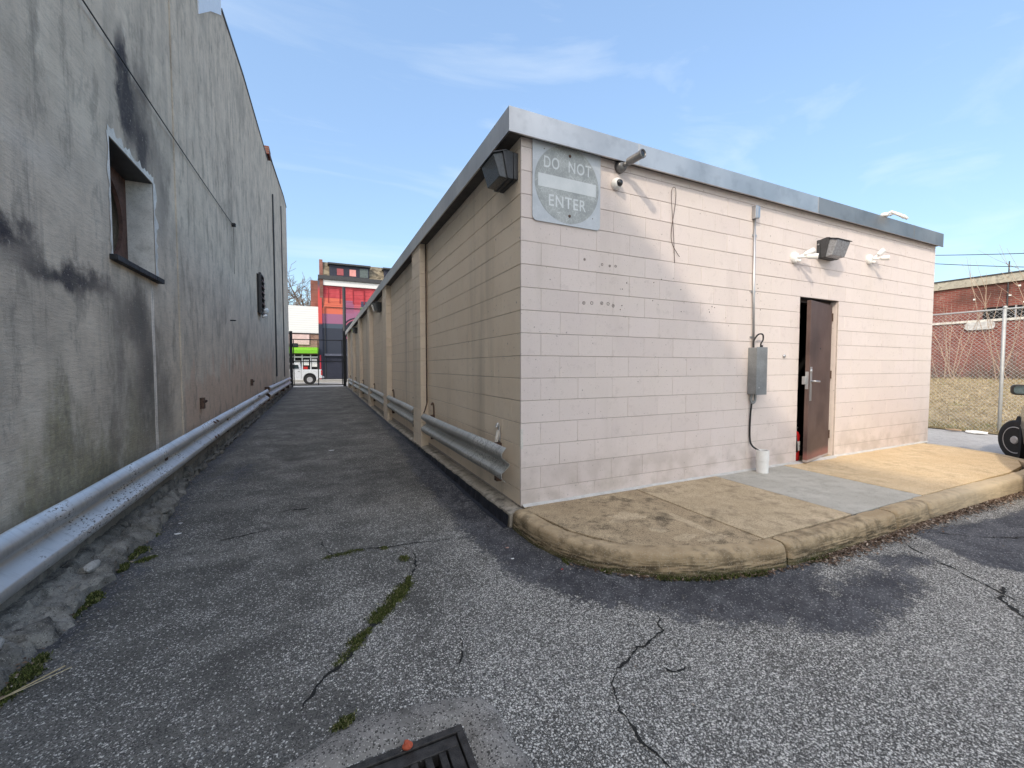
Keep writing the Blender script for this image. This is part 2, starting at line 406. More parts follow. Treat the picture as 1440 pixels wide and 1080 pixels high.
M['rail_dull'] = mat_metal('dull_rail', (.62, .61, .58), .55, .4, .5)
M['galv_dull'] = simple('weathered_zinc', (.42, .43, .43), .55, .2, var=.12)
M['galv'] = mat_metal('galvanised_pipe', (.52, .53, .55), .45)
M['greybox'] = simple('grey_enamel', (.24, .255, .265), .45, .3, var=.15)
M['rust'] = simple('rusty_steel', (.10, .06, .045), .8, var=.5, scale=30, bump=.002)
M['black'] = simple('black_rubber', (.018, .018, .02), .6, var=.2)
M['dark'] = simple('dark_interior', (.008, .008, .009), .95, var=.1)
M['bronze'] = simple('bronze_housing', (.045, .047, .052), .5, var=.25)
M['lens'] = simple('prismatic_glass', (.05, .055, .06), .15, 0, .8, var=.3, scale=40, bump=.003)
M['lens_light'] = simple('pale_lens', (.24, .25, .27), .2, 0, .8, var=.3, scale=40, bump=.003)
M['white'] = simple('white_plastic', (.74, .74, .73), .45, var=.06)
M['whitepipe'] = simple('white_pvc', (.78, .78, .77), .4, var=.05)
M['glassblack'] = simple('black_dome_glass', (.01, .01, .012), .08, 0, .8, var=.1)
M['camgrey'] = simple('camera_grey', (.17, .17, .175), .4, .4, var=.2)
M['red'] = simple('extinguisher_red', (.50, .02, .02), .35, var=.15)
M['iron'] = simple('cast_iron', (.060, .055, .052), .55, .6, var=.5, scale=25, bump=.002)
M['plaster'] = mat_concrete('torn_plaster', (.60, .57, .53), (.82, .79, .74), (.26, .24, .21), .5, .3)
M['slate'] = simple('slate', (.030, .030, .034), .7, var=.6, scale=20, bump=.005)
M['shroud'] = simple('rusty_shroud', (.115, .058, .045), .75, var=.45, scale=8)
M['whitemetal'] = simple('white_flashing', (.72, .76, .82), .4, var=.05)
M['tar'] = simple('crack_tar', (.018, .018, .017), .95, var=.4, scale=40)
M['tarline'] = simple('slab_joint', (.055, .045, .032), .95, var=.4, scale=30)
M['grassdry'] = None
def mat_leafy(name, stops, rough=.8):
    g = G(name); return g.fin(g.ramp(g.island(), stops), rough, 0, .2)
M['moss'] = mat_leafy('moss', [(0, (.022, .032, .010)), (.45, (.06, .075, .018)), (.85, (.13, .15, .045)), (1, (.32, .28, .16))])
M['leaves'] = mat_leafy('dead_leaves', [(0, (.05, .032, .024)), (.5, (.13, .085, .06)), (.85, (.24, .17, .13)), (1, (.45, .38, .32))])
M['drygrass'] = mat_leafy('dry_grass', [(0, (.20, .15, .08)), (.5, (.38, .30, .18)), (.85, (.54, .45, .30)), (1, (.18, .20, .07))])
M['bark'] = simple('bark', (.16, .13, .11), .9, var=.3, scale=3)
M['twig'] = simple('pale_twig', (.34, .25, .19), .9, var=.2, scale=3)
M['bank'] = (lambda g: (g.bump(g.noise(14, 4), .06, 1), g.fin(g.mix(g.step(g.noise(3.5, 5, .7), .35, .65), (.20, .15, .085), g.mix(g.step(g.noise(.9, 4) - (g.x - 12.3) * .06, .42, .6), (.42, .33, .21), (.15, .165, .055))), .95, 0, .1))[1])(G('grass_bank'))
M['dirt'] = simple('bare_ground', (.16, .14, .11), .95, var=.3, scale=1.5)
M['lot'] = mat_concrete('grey_lot', (.36, .35, .34), (.48, .47, .46), (.2, .2, .2), .5, .4)
M['street'] = mat_concrete('pale_street', (.30, .295, .28), (.38, .37, .35), (.2, .2, .19), .4, .2)

# ------------------------------------------------------------------ ground
def inpoly(P, poly):
    x, y = P[..., 0], P[..., 1]; c = np.zeros(x.shape, bool); n = len(poly)
    for i in range(n):
        x0, y0 = poly[i]; x1, y1 = poly[(i + 1) % n]
        with np.errstate(divide='ignore', invalid='ignore'):
            t = ((y0 > y) != (y1 > y)) & (x < (x1 - x0) * (y - y0) / (y1 - y0 + 1e-12) + x0)
        c ^= t
    return c
def pdist(P, poly, closed=True):
    d = np.full(P.shape[:-1], 1e9); n = len(poly)
    for i in range(n if closed else n - 1):
        a = np.array(poly[i]); b = np.array(poly[(i + 1) % n]); ab = b - a
        t = np.clip(((P - a) @ ab) / (ab @ ab + 1e-12), 0, 1)
        d = np.minimum(d, np.linalg.norm(P - (a + t[..., None] * ab), axis=-1))
    return d
def soft(P, poly, w=.06):     # 1 inside, falling to 0 across the border
    s = np.where(inpoly(P, poly), -1, 1) * pdist(P, poly)
    return np.clip(.5 - s / (2 * w), 0, 1)

GR = (-.16, .47, .86, 1.47)        # the drain opening
def build_asphalt():
    xs = list(np.arange(-1.62, 9.6, .045)) + [10.2, 11, 12.0, 12.3]
    ys = list(np.arange(-8, .3, .5)) + list(np.arange(.4, 7, .045)) + list(np.arange(7, 31, .35)) + [31.2]
    for v in (GR[0], GR[1]): xs.append(v)
    for v in (GR[2], GR[3]): ys.append(v)
    xs = np.array(sorted(xs)); ys = np.array(sorted(ys)); nx, ny = len(xs), len(ys)
    X, Y = np.meshgrid(xs, ys); P = np.stack([X, Y], -1)
    Z = np.vectorize(GZ)(Y)
    und = np.array([[fb(x * .9, y * .9) for x in xs] for y in ys]) * .006
    Z = Z + und
    verts = np.stack([X, Y, Z], -1).reshape(-1, 3)
    faces = []
    for j in range(ny - 1):
        for i in range(nx - 1):
            cx = (xs[i] + xs[i + 1]) / 2; cy = (ys[j] + ys[j + 1]) / 2
            if GR[0] < cx < GR[1] and GR[2] < cy < GR[3]: continue
            if 1.75 < cx < 9.0 and cy > 3.4: continue
            q = j * nx + i; faces.append((q, q + 1, q + nx + 1, q + nx))
    me = bpy.data.meshes.new('asphalt'); me.from_pydata(verts.tolist(), [], faces); me.materials.append(M['asphalt'])
    seal = soft(P, [(1.39, 26), (1.33, 11.2), (1.22, 7.4), (1.06, 4.8), (1.09, 3.8), (1.07, 3.07), (1.12, 2.67), (1.15, 2.37), (1.28, 2.16), (1.31, 2.0),
                    (1.49, 1.88), (1.75, 1.71), (1.85, 1.55), (2.1, 1.40), (2.4, 1.30), (2.75, 1.28), (2.9, 1.5), (3.2, 1.75), (3.0, 1.95), (1.9, 2.3), (1.7, 3.3), (1.7, 26)], .11)
    seal = np.maximum(seal, soft(P, [(2.5, 1.20), (2.85, 1.13), (3.15, 1.15), (3.45, 1.20), (3.52, 1.35), (3.30, 1.46), (3.0, 1.46), (2.6, 1.38)], .12))
    seal = np.maximum(seal, soft(P, [(2.25, 1.26), (2.5, 1.10), (2.75, 1.12), (2.7, 1.32), (2.4, 1.4)], .07) * .9)
    seal = np.maximum(seal, soft(P, [(3.5, 1.42), (3.85, 1.30), (4.0, 1.34), (3.9, 1.5), (3.6, 1.55)], .06) * .9)
    seal = np.maximum(seal, soft(P, [(4.45, 1.66), (4.16, 1.17), (4.25, .96), (5.6, .9), (6.4, 1.1), (6.2, 1.45), (5.4, 1.5)], .05))
    lj = -1.25 - .17 * np.clip((Y - 4.2) / 1.5, 0, 1)
    seal = np.maximum(seal, np.clip(.75 - (X - lj) / .45, 0, 1) * np.clip((Y - 2.2) / .6, 0, 1) * .95)
    seal = np.maximum(seal, np.clip(1 - np.hypot((X + .95), (Y - 6.2) / 3.2) / .32, 0, 1) * .7)
    # exposed aggregate where cars turn
    w = np.clip((X - .25 + (2.6 - Y) * .22) / .9, 0, 1) * np.clip((4.6 - Y) / 1.6, 0, 1)
    w = .14 + .95 * w
    w = np.maximum(w, .62 * np.clip(1 - np.hypot(X - .35, (Y - 2.3) / 1.3) / 1.0, 0, 1))
    w = w * np.clip(1.15 - np.clip((Y - 2.5) / 9, 0, 1), .2, 1)
    w = w - .22 * np.clip(1 - pdist(P, [(.75, 2.9), (.85, 1.9), (1.3, 1.5), (1.15, .9)], False) / .25, 0, 1)
    oil = np.clip(1 - np.hypot((X - .45) / 2.4, (Y - 5.2) / .9), 0, 1) * .25 + np.clip(1 - np.hypot((X - .75) / .25, (Y - 3.05) / .22), 0, 1) * .5
    for nm, a in (('seal', seal), ('worn', w), ('oil', oil)):
        at = me.attributes.new(nm, 'FLOAT', 'POINT'); at.data.foreach_set('value', a.astype(np.float32).ravel())
    me.shade_smooth()
    o = link('asphalt_alley', me); tag(o, 'worn grey asphalt of the alley and parking lot with dark sealed edges', kind='structure')
    return o
build_asphalt()
MB().box(-300, 300, -300, 600, -.6, -.5).obj('ground', M['dirt'], kind='structure')
# lot beyond the sidewalk and road, to the fence
MB().box(9.4, 12.32, -30, 60, -.3, .012).obj('side_road', M['lot'], kind='structure')
MB().box(-60, 60, 31.0, 42.5, -.3, .0).obj('street', M['street'], kind='structure')
MB().box(-60, 60, 42.5, 60, -.3, .13).obj('far_pavement', M['street'], kind='structure')
MB().box(-40, 9.4, -40, -7.9, -.3, -.01).obj('rear_lot', M['lot'], kind='structure')

# bank of dry grass rising to the brick wall
def bankz(x, y):
    t = min(1, max(0, (x - 12.3) / 10.5))
    return .03 + .86 * (t * t * (3 - 2 * t)) ** .8 + .05 * fb(x * .8, y * .8) * min(1, (x - 12.2))
b = MB(); NX, NY = 44, 80
for j in range(NY + 1):
    for i in range(NX + 1):
        x = 12.3 + i * .3; y = -8 + j * .3; b.v.append((x, y, bankz(x, y)))
for j in range(NY):
    for i in range(NX):
        q = j * (NX + 1) + i; b.f.append((q, q + 1, q + NX + 2, q + NX + 1))
b.obj('grass_bank', M['bank'], smooth=True, kind='structure')
b = MB()
for k in range(26000):
    x = 12.35 + (random.random() ** 1.15) * 11.5; y = -3 + random.random() * 11
    if fb(x * 1.3, y * 1.3, 3) < -.25 and random.random() < .6: continue
    z = bankz(x, y); h = .05 + random.random() * .09; a = random.random() * 6.28; w = .006 + .004 * random.random(); lx, ly = random.gauss(0, .05), random.gauss(0, .05)
    b.add([(x - w * math.cos(a), y - w * math.sin(a), z - .02), (x + w * math.cos(a), y + w * math.sin(a), z - .02), (x + lx, y + ly, z + h)], [(0, 1, 2)])
me = bpy.data.meshes.new('dry_grass'); me.from_pydata(b.v, [], b.f); me.materials.append(M['drygrass'])
link('dry_grass', me, label='dry straw coloured grass covering the bank behind the fence', cat='grass', kind='stuff')

# ------------------------------------------------------------------ sidewalk: slabs and kerb
sw = empty('sidewalk', None, None); tag(sw, 'raised concrete sidewalk with rounded kerb in front of the block building', kind='structure')
cin = [(1.60, 3.06), (1.69, 2.57), (1.90, 2.20), (2.27, 1.975), (2.70, 1.878), (2.855, 1.868)]
def slab(poly, m, zt, lab):
    MB().prism(poly, -.05, zt).obj('slab', m, sw, bevel=.006, label=lab)
g2 = .006
slab([(1.60, 3.205)] + cin + [(2.855, 3.205)], M['slab_brown'], .150, 'dark brown corner slab with pale scuffs')
slab([(2.867, 3.205), (2.867, 1.868), (4.005, 1.868), (4.015, 3.205)], M['slab_tan'], .152, 'tan slab in front of the wall')
slab([(4.028, 3.205), (4.018, 1.868), (5.225, 1.868), (5.23, 3.205)], M['slab_grey'], .149, 'newer grey slab below the grey box')
right_in = [(5.237, 1.868), (7.3, 1.85), (7.9, 1.91), (8.35, 2.05), (8.62, 2.35), (8.72, 2.75), (8.74, 3.205)]
slab(right_in + [(5.242, 3.205)], M['slab_yellow'], .151, 'sunlit yellow slab past the door')
MB().prism([(1.6, 3.0), (2.9, 1.85), (8, 1.9), (8.6, 2.6), (8.7, 3.21), (1.6, 3.21)], -.06, .118).obj('joint_bed', M['tarline'], sw)
# door threshold apron: cement fillet at the wall foot
b = MB()
n = 90
for i in range(n + 1):
    x = 1.60 + (9.05 - 1.60) * i / n; w = .035 + .018 * fb(x * 3, 1) + (.03 if abs(x - 5.9) < .5 else 0); h = .014 + .008 * fb(x * 5, 4)
    b.v += [(x, 3.21, .148), (x, 3.21, .152 + h), (x, 3.208 - w, .1505)]
for i in range(n):
    q = i * 3; b.f += [(q + 1, q + 4, q + 5, q + 2)]
b.obj('cement_fillet', simple('pale_cement', (.52, .51, .49), .85, var=.15, scale=12), sw, label='pale cement fillet along the wall foot')
# kerb segments: path of the outer bottom edge
path = [(1.455, 3.16), (1.46, 2.95), (1.475, 2.72), (1.53, 2.50), (1.62, 2.32), (1.75, 2.16), (1.90, 2.04), (2.08, 1.93), (2.28, 1.85), (2.50, 1.78),
        (2.72, 1.725), (2.95, 1.705), (3.4, 1.70), (4.1, 1.70), (4.8, 1.715), (5.5, 1.71), (6.3, 1.70), (7.0, 1.68), (7.6, 1.68), (8.1, 1.76), (8.5, 1.97), (8.78, 2.3), (8.88, 2.75), (8.90, 3.4)]
def resample(p, step):
    out = [Vector(p[0])]
    for a, c in zip(p, p[1:]):
        a, c = Vector(a), Vector(c); k = max(1, int((c - a).length / step))
        for i in range(1, k + 1): out.append(a.lerp(c, i / k))
    return out
kp = resample(path, .025)
for _ in range(14): kp = [kp[0]] + [(kp[i - 1] + kp[i] * 2 + kp[i + 1]) / 4 for i in range(1, len(kp) - 1)] + [kp[-1]]
s_ = [0.0]
for a, c in zip(kp, kp[1:]): s_.append(s_[-1] + (c - a).length)
def kerb_x_index(x):    # first index past the curve where the path reaches x
    return next(i for i in range(40, len(kp)) if kp[i].x >= x)
cuts = [0, kerb_x_index(2.90), kerb_x_index(4.40), kerb_x_index(4.98), kerb_x_index(7.2), len(kp) - 1]
def kerb(i0, i1, lab, seed):
    b = MB(); prof = [(0, -.06), (.003, .02), (.008, .06), (.013, .10), (.018, .125), (.027, .141), (.042, .149), (.065, .153), (.10, .154), (.142, .151), (.148, .10)]
    m = len(prof); rows = []
    for i in range(i0, i1 + 1):
        t = (kp[min(i + 1, len(kp) - 1)] - kp[max(i - 1, 0)]).normalized(); nrm = Vector((-t.y, t.x))
        if nrm.dot(Vector((4.5, 3.2)) - kp[i]) < 0: nrm = -nrm
        c = Vector(kp[i])
        if i == i0 and i0 > 0: c += t * .010
        if i == i1 and i1 < len(kp) - 1: c -= t * .010
        endf = min(i - i0, i1 - i)
        rnd = .018 if endf == 0 else (.006 if endf == 1 else 0)
        for (d, z) in prof:
            e = .006 * fb(c.x * 6 + seed, c.y * 6, z * 14) + .008 * fb(c.x * 1.5, c.y * 1.5, seed) + .004 * fb(c.x * 28, c.y * 28, z * 40) - (.010 * max(0, fb(c.x * 5, c.y * 5, seed + 3) - .15) * (1 if .09 < z < .152 else 0))
            dd = d + (rnd if d < .06 else 0) - e; zz = z + (.004 * fb(c.x * 5, c.y * 5, d * 9) if z > .1 else 0) - (rnd * .5 if z > .12 else 0)
            p = c + nrm * dd; b.v.append((p.x, p.y, zz))
    rowsn = i1 - i0 + 1
    for r in range(rowsn - 1):
        for j in range(m - 1):
            q = r * m + j; b.f.append((q, q + 1, q + m + 1, q + m))
    b.f.append(tuple(range(m))); b.f.append(tuple((rowsn - 1) * m + j for j in range(m)))
    o = b.obj('kerb_stone', M['kerb'], sw, label=lab); smooth_angle(o, 50)
kerb(cuts[0], cuts[1], 'long curved kerb round the corner', 1)
kerb(cuts[1], cuts[2], 'straight stained kerb piece past the corner', 2)
kerb(cuts[2], cuts[3], 'short rounded kerb piece between two breaks', 3)
kerb(cuts[3], cuts[4], 'pale straight kerb at the yellow slab', 4)
kerb(cuts[4], cuts[5], 'curved kerb at the far right end', 5)

# ------------------------------------------------------------------ the block building
bld = empty('block_building', 'long low painted concrete block building with metal fascia and brown door', 'building', loc=(0, 0, 0))
X0, X1, Y0, Y1 = 1.584, 9.08, 3.208, 27.4
CH = .198; rows = [(.15, .29)] + [(.29 + CH * k, .29 + CH * (k + 1)) for k in range(15)] + [(.29 + CH * 15, 3.40)]
DX0, DX1, DZ = 5.53, 6.39, 2.27
fw = MB()
T = .006
fw.box(X0 + .012, DX0 - .0, Y0 + T, Y0 + .19, .02, 3.38).box(DX1, X1 - .004, Y0 + T, Y0 + .19, .02, 3.38).box(DX0, DX1, Y0 + T, Y0 + .19, DZ, 3.38)
front = fw.obj('front_wall', M['mortar'], bld)
sw_ = MB(); sw_.box(X0 + T, X0 + .2, Y0 + .2, Y1, .0, 3.38)
side = sw_.obj('side_wall', M['mortar'], bld)
MB().box(X1 - .2, X1, Y0 + .2, Y1, 0, 3.38).box(X0 + .2, X1 - .2, Y1 - .2, Y1, 0, 3.38).obj('rear_wall', M['mortar'], bld)
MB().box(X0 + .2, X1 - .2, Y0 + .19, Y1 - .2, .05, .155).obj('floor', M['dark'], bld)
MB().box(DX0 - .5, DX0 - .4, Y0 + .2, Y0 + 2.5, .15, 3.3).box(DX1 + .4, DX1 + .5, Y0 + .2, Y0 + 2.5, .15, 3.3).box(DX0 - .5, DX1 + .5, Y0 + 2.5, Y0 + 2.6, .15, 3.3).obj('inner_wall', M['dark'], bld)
cache = {}
def blockmesh(w, h, d=.02, gh=.0022, gv=.0004, left=True):
    key = (round(w, 3), round(h, 3), round(d, 3))
    if key in cache: return cache[key]
    c = .0022; cv = .0013
    x0, x1, z0, z1 = gv, w - gv, gh, h - gh
    vs = [(x0 + cv, 0, z0 + c), (x1 - cv, 0, z0 + c), (x1 - cv, 0, z1 - c), (x0 + cv, 0, z1 - c),
          (x0, c, z0), (x1, c, z0), (x1, c, z1), (x0, c, z1), (x0, d, z0), (x1, d, z0), (x1, d, z1), (x0, d, z1)]
    fs = [(0, 1, 2, 3), (4, 5, 1, 0), (5, 6, 2, 1), (6, 7, 3, 2), (7, 4, 0, 3), (8, 9, 5, 4), (9, 10, 6, 5), (10, 11, 7, 6), (11, 8, 4, 7)]
    me = bpy.data.meshes.new('block'); me.from_pydata(vs, [], fs); me.materials.append(M['block']); cache[key] = me; return me
blocks = []       # (score, parent, mesh, location, rz)
def score(x, y, z, w, h, nx_, ny_):
    v = Vector((x, y, z - 1.38)); d = v.length
    f = Vector((.4226, .9063, 0)); dep = v.dot(f)
    if dep < .5: return 0
    return w * h * abs(v.x * nx_ + v.y * ny_) / dep ** 3
rr = random.Random(3)
for k, (z0, z1) in enumerate(rows):
    xs = [X0]; x = X0 + (.396 if k % 2 == 0 else .198)
    while x < X1 - .1: xs.append(x); x += .396
    xs.append(X1)
    for a, c in zip(xs, xs[1:]):
        segs = [(a, c)]
        if z0 < DZ - .02:
            if a < DX1 and c > DX0:
                segs = []
                if DX0 - a > .04: segs.append((a, DX0))
                if c - DX1 > .04: segs.append((DX1, c))
        for (p, q) in segs:
            zt = z1; zb = z0
            if z0 < DZ < z1 and p < DX1 and q > DX0: continue
            jy = rr.uniform(-.0012, .0012)
            blocks.append((score((p + q) / 2, Y0, (z0 + z1) / 2, q - p, z1 - z0, 0, 1), front, (q - p, z1 - z0, .02), (p, Y0 + jy, z0), 0))
PIL = [6.6 + 3.7 * k for k in range(6)]
for k, (z0, z1) in enumerate(rows):
    y = Y0 + .0205; ys = [y]; y += (.396 if k % 2 == 1 else .198) - .02
    while y < Y1 - .1: ys.append(y); y += .396
    ys.append(Y1)
    for a, c in zip(ys, ys[1:]):
        jy = rr.uniform(-.0012, .0012)
        blocks.append((score(X0, (a + c) / 2, (z0 + z1) / 2, c - a, z1 - z0, 1, 0), side, (c - a, z1 - z0, .02), (X0 + jy, c, z0), -PI / 2))
    for p in PIL:
        zb = z0 if k else .0
        blocks.append((score(1.464, p + .3, (z0 + z1) / 2, .6, z1 - z0, 1, 0), side, (.6, z1 - zb, .1195), (1.464, p + .6, zb), -PI / 2))
blocks.sort(key=lambda t: -t[0])
for t in blocks[:300]:
    me = blockmesh(*t[2]); o = bpy.data.objects.new('block', me); COL.objects.link(o); o.parent = t[1]; o.location = t[3]; o.rotation_euler = (0, 0, t[4])
for par in (front, side):
    b = MB()
    for t in blocks[300:]:
        if t[1] is not par: continue
        me = blockmesh(*t[2]); Mx = Matrix.Translation(t[3]) @ Matrix.Rotation(t[4], 4, 'Z')
        b.add([Mx @ v.co for v in me.vertices], [tuple(f.vertices) for f in me.polygons])
    if b.v:
        me = bpy.data.meshes.new('block_courses'); me.from_pydata(b.v, [], b.f); me.materials.append(M['block'])
        link('block_courses', me, par, kind='stuff')
me = bpy.data.meshes.new('x')
cb2 = MB()
for k in range(9):
    zc = .66 + k * .022; wx = .010 + .014 * abs(fb(k * 1.7, 3)); cb2.v += [(X0 - .0015, Y0 + wx, zc), (X0 - .001, Y0 - .001, zc), (X0 + wx * 1.6, Y0 - .0015, zc)]
for k in range(8): cb2.f += [(3 * k, 3 * k + 1, 3 * k + 4, 3 * k + 3), (3 * k + 1, 3 * k + 2, 3 * k + 5, 3 * k + 4)]
cb2.obj('chipped_corner', M['plaster'], front)
# roof deck and fascia
MB().box(X0 - .08, X1 + .02, Y0 - .03, Y1 + .05, 3.382, 3.49).obj('roof', M['soffit'], bld)
FX0, FX1, FY0, FZ0, FZ1 = 1.44, 9.14, 3.138, 3.325, 3.518
def fprof(b, a0, a1, horiz, miter0=False, miter1=False):
    # fascia panel: face, drip lip at the bottom, return on top
    prof = [(0, FZ0), (0, FZ1), (.13, FZ1 + .006), (.13, FZ1 - .004), (.006, FZ1 - .006), (.006, FZ0 + .02), (.018, FZ0), (.012, FZ0 - .012), (-.006, FZ0 - .012)]
    m = len(prof)
    for s, mit in ((a0, miter0), (a1, miter1)):
        for d, z in prof:
            if horiz == 'front': b.v.append((s + (d if mit else 0), FY0 + d, z))
            else: b.v.append((FX0 + d, s + (d if mit else 0), z))
    k = len(b.v) - 2 * m
    for j in range(m): b.f.append((k + j, k + (j + 1) % m, k + m + (j + 1) % m, k + m + j))
    b.f.append(tuple(k + j for j in range(m))); b.f.append(tuple(k + m + j for j in range(m)))
    return b
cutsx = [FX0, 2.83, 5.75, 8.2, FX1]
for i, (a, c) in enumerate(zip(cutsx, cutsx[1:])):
    fprof(MB(), a + (.0015 if i else 0), c - .0015, 'front', miter0=(i == 0)).obj('fascia_panel', M['fascia'] if i < 2 else M['fascia_dark'], bld, label='bright metal fascia panel' if i < 2 else 'fascia panel with a dark reflection put into its colour')
cutsy = [FY0] + [FY0 + 3.05 * k for k in range(1, 8)] + [Y1 + .1]
for i, (a, c) in enumerate(zip(cutsy, cutsy[1:])):
    fprof(MB(), a + (.0015 if i else 0), c - .0015, 'side', miter0=(i == 0)).obj('fascia_panel', M['fascia'], bld)
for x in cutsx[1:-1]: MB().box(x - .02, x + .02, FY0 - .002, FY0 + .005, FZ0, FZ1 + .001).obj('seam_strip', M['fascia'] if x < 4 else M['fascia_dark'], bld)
for y in cutsy[1:-1]: MB().box(FX0 - .002, FX0 + .005, y - .02, y + .02, FZ0, FZ1 + .001).obj('seam_strip', M['fascia'], bld)
MB().box(FX0 + .02, X0 + .02, FY0 + .02, Y1 + .05, 3.335, 3.348).box(X0, FX1 - .02, FY0 + .02, Y0 + .03, 3.335, 3.348).obj('soffit', M['soffit'], bld)
# bright end cap at the far corner of the fascia
# footing strip along the alley side
b = MB(); n = 240
for i in range(n + 1):
    y = 3.16 + (Y1 - 3.16) * (i / n) ** 1.6; e = .016 * fb(y * 2.5, 0) + .010 * fb(y * 9, 3); zt = max(.085 + .0 * y, GZ(y) + .012) + .03 * max(0, 1 - (y - 3.2) / 6) ; zt = .125 - .0 * y if y < 4 else max(.125 - .008 * (y - 4), GZ(y) + .02)
    zt += .006 * fb(y * 4, 8); xe = 1.455 + e
    b.v += [(1.60, y, zt + .01), (xe + .05, y, zt), (xe + .008, y, zt - .012), (xe, y, zt - .03), (xe - .006, y, -.02 + GZ(y) - .02)]
for i in range(n):
    for j in range(4):
        q = i * 5 + j; b.f.append((q, q + 1, q + 6, q + 5))
b.f.append((0, 1, 2, 3, 4))
smooth_angle(b.obj('footing', M['footing'], bld, label='rough stained concrete footing along the alley wall'), 50)
# tarred face of the footing
b = MB()
for i in range(n + 1):
    y = 3.17 + (Y1 - 3.17) * (i / n) ** 1.6; e = .016 * fb(y * 2.5, 0) + .010 * fb(y * 9, 3)
    zt = .125 if y < 4 else max(.125 - .008 * (y - 4), GZ(y) + .02)
    xe = 1.455 + e - .010; b.v += [(xe + .002, y, zt - .022 + .014 * fb(y * 7, 5)), (xe - .012, y, GZ(y) + .008), (xe - .05, y, GZ(y) + .004)]
for i in range(n):
    for j in range(2):
        q = i * 3 + j; b.f.append((q, q + 1, q + 4, q + 3))
b.obj('tar_face', simple('blue_black_tar', (.014, .016, .024), .55, var=.4, scale=15, bump=.004), bld)

# door
fr = MB()
FYD = Y0 + .10
fr.box(DX0, DX0 + .045, FYD, FYD + .09, .152, DZ - .045).box(DX1 - .045, DX1, FYD, FYD + .09, .152, DZ - .045).box(DX0, DX1, FYD, FYD + .09, DZ - .045, DZ)
fr.obj('door_frame', simple('brown_frame', (.055, .036, .033), .6, var=.3), bld)
def mat_door():
    g = G('brown_door_paint'); n = g.noise(3, 5, .6); s = g.noise(14, 4, .6, g.map((1, 1, .2)))
    c = g.mix(g.step(n, .3, .7), (.068, .040, .036), (.105, .066, .058))
    c = g.mix(g.step(s, .5, .75) * .3, c, (.14, .10, .09))
    c = g.mix(g.blob(g.x, g.z, 5.75, 1.7, .25, .5, 1.0) * .55, c, (.030, .022, .024))
    c = g.mix((1.0 - g.step(g.z + (n - .5) * .15, .22, .32)) * .8, c, (.30, .12, .10))
    c = g.mix((1.0 - g.step(g.z + (n - .5) * .03, .19, .20)) * .8, c, (.5, .45, .42))
    return g.fin(c, .5, 0, .4)
M['door'] = mat_door()
th = R(12); hx, hy = DX1 - .05, FYD + .0
dr = MB().box(-.80, 0, -.045, 0, .165, DZ - .055); 
# leaf hinge on the right jamb, swung out a little
Md = Matrix.Translation((hx, hy, 0)) @ Matrix.Rotation(th, 4, 'Z')
def dm(b):
    b.v = [tuple(Md @ Vector(v)) for v in b.v]; return b
door = dm(dr).obj('door', M['door'], bld, bevel=.003)
dm(MB().box(-.775, -.715, -.052, -.045, .95, 1.38)).obj('escutcheon', M['galv'], door, bevel=.002)
dm(MB().tube([(-.745, -.05, 1.20), (-.745, -.095, 1.20), (-.735, -.105, 1.20), (-.62, -.105, 1.195)], .011, 10)).obj('handle', M['galv'], door, smooth=True)
dm(MB().lathe([(.024, 0), (.024, .012), (.014, .014)], (-.745, -.045, 1.33), (0, -1, 0))).obj('deadbolt', M['galv'], door, smooth=True)
dm(MB().box(-.806, -.7995, -.04, -.006, 1.10, 1.32)).obj('latch_plate', M['galv'], door)
dm(MB().box(-.84, -.80, -.02, .02, 1.16, 1.26)).obj('latch_guard', M['galv'], door, bevel=.004)
for z in (.40, 1.22, 2.0): dm(MB().tube([(.008, -.048, z), (.008, -.048, z + .11)], .009, 8)).obj('hinge', M['rust'], door)
dm(MB().lathe([(.010, 0), (.008, .006)], (-.42, -.045, 1.62), (0, -1, 0), 10)).obj('peephole', M['bronze'], door)
MB().box(DX0, DX1, Y0 + .02, Y0 + .19, .13, .162).obj('threshold', M['slab_tan'], bld)
# reveal faces of the door opening
MB().box(DX1 - .006, DX1 + .012, Y0 + .0205, FYD - .002, .163, DZ - .004).obj('reveal', M['block'], bld)
MB().box(DX0 - .012, DX0 + .006, Y0 + .0205, FYD - .002, .163, DZ - .004).obj('reveal', M['block'], bld)
MB().box(DX0 + .001, DX1 - .001, Y0 + .021, FYD - .001, DZ - .006, DZ + .012).obj('lintel', M['bronze'], bld)
# extinguisher in the gap
ex = empty('fire_extinguisher', 'red fire extinguisher standing in the gap of the brown door', 'fire extinguisher', loc=(5.575, 3.30, 0))
def at(b, p): b.v = [(v[0] + p[0], v[1] + p[1], v[2] + p[2]) for v in b.v]; return b
e0 = Vector((5.590, 3.268, .165))
def rel(b, root):
    l = root.location; b.v = [(v[0] - l.x, v[1] - l.y, v[2] - l.z) for v in b.v]; return b
rel(MB().lathe([(.050, 0), (.058, .01), (.058, .33), (.045, .37), (.02, .385)], e0, (0, 0, 1)), ex).obj('cylinder', M['red'], ex, smooth=True)
rel(MB().box(e0.x - .02, e0.x + .02, e0.y - .02, e0.y + .02, .545, .58).box(e0.x - .03, e0.x + .06, e0.y - .01, e0.y + .01, .58, .595), ex).obj('valve', M['galv'], ex)
rel(MB().tube([(e0.x - .02, e0.y - .02, .56), (e0.x - .05, e0.y - .05, .50), (e0.x - .035, e0.y - .055, .38), (e0.x - .03, e0.y - .055, .28)], .010, 8), ex).obj('hose', M['black'], ex, smooth=True)
rel(MB().box(e0.x - .03, e0.x + .02, e0.y - .0605, e0.y - .056, .30, .42), ex).obj('paper_label', M['white'], ex)

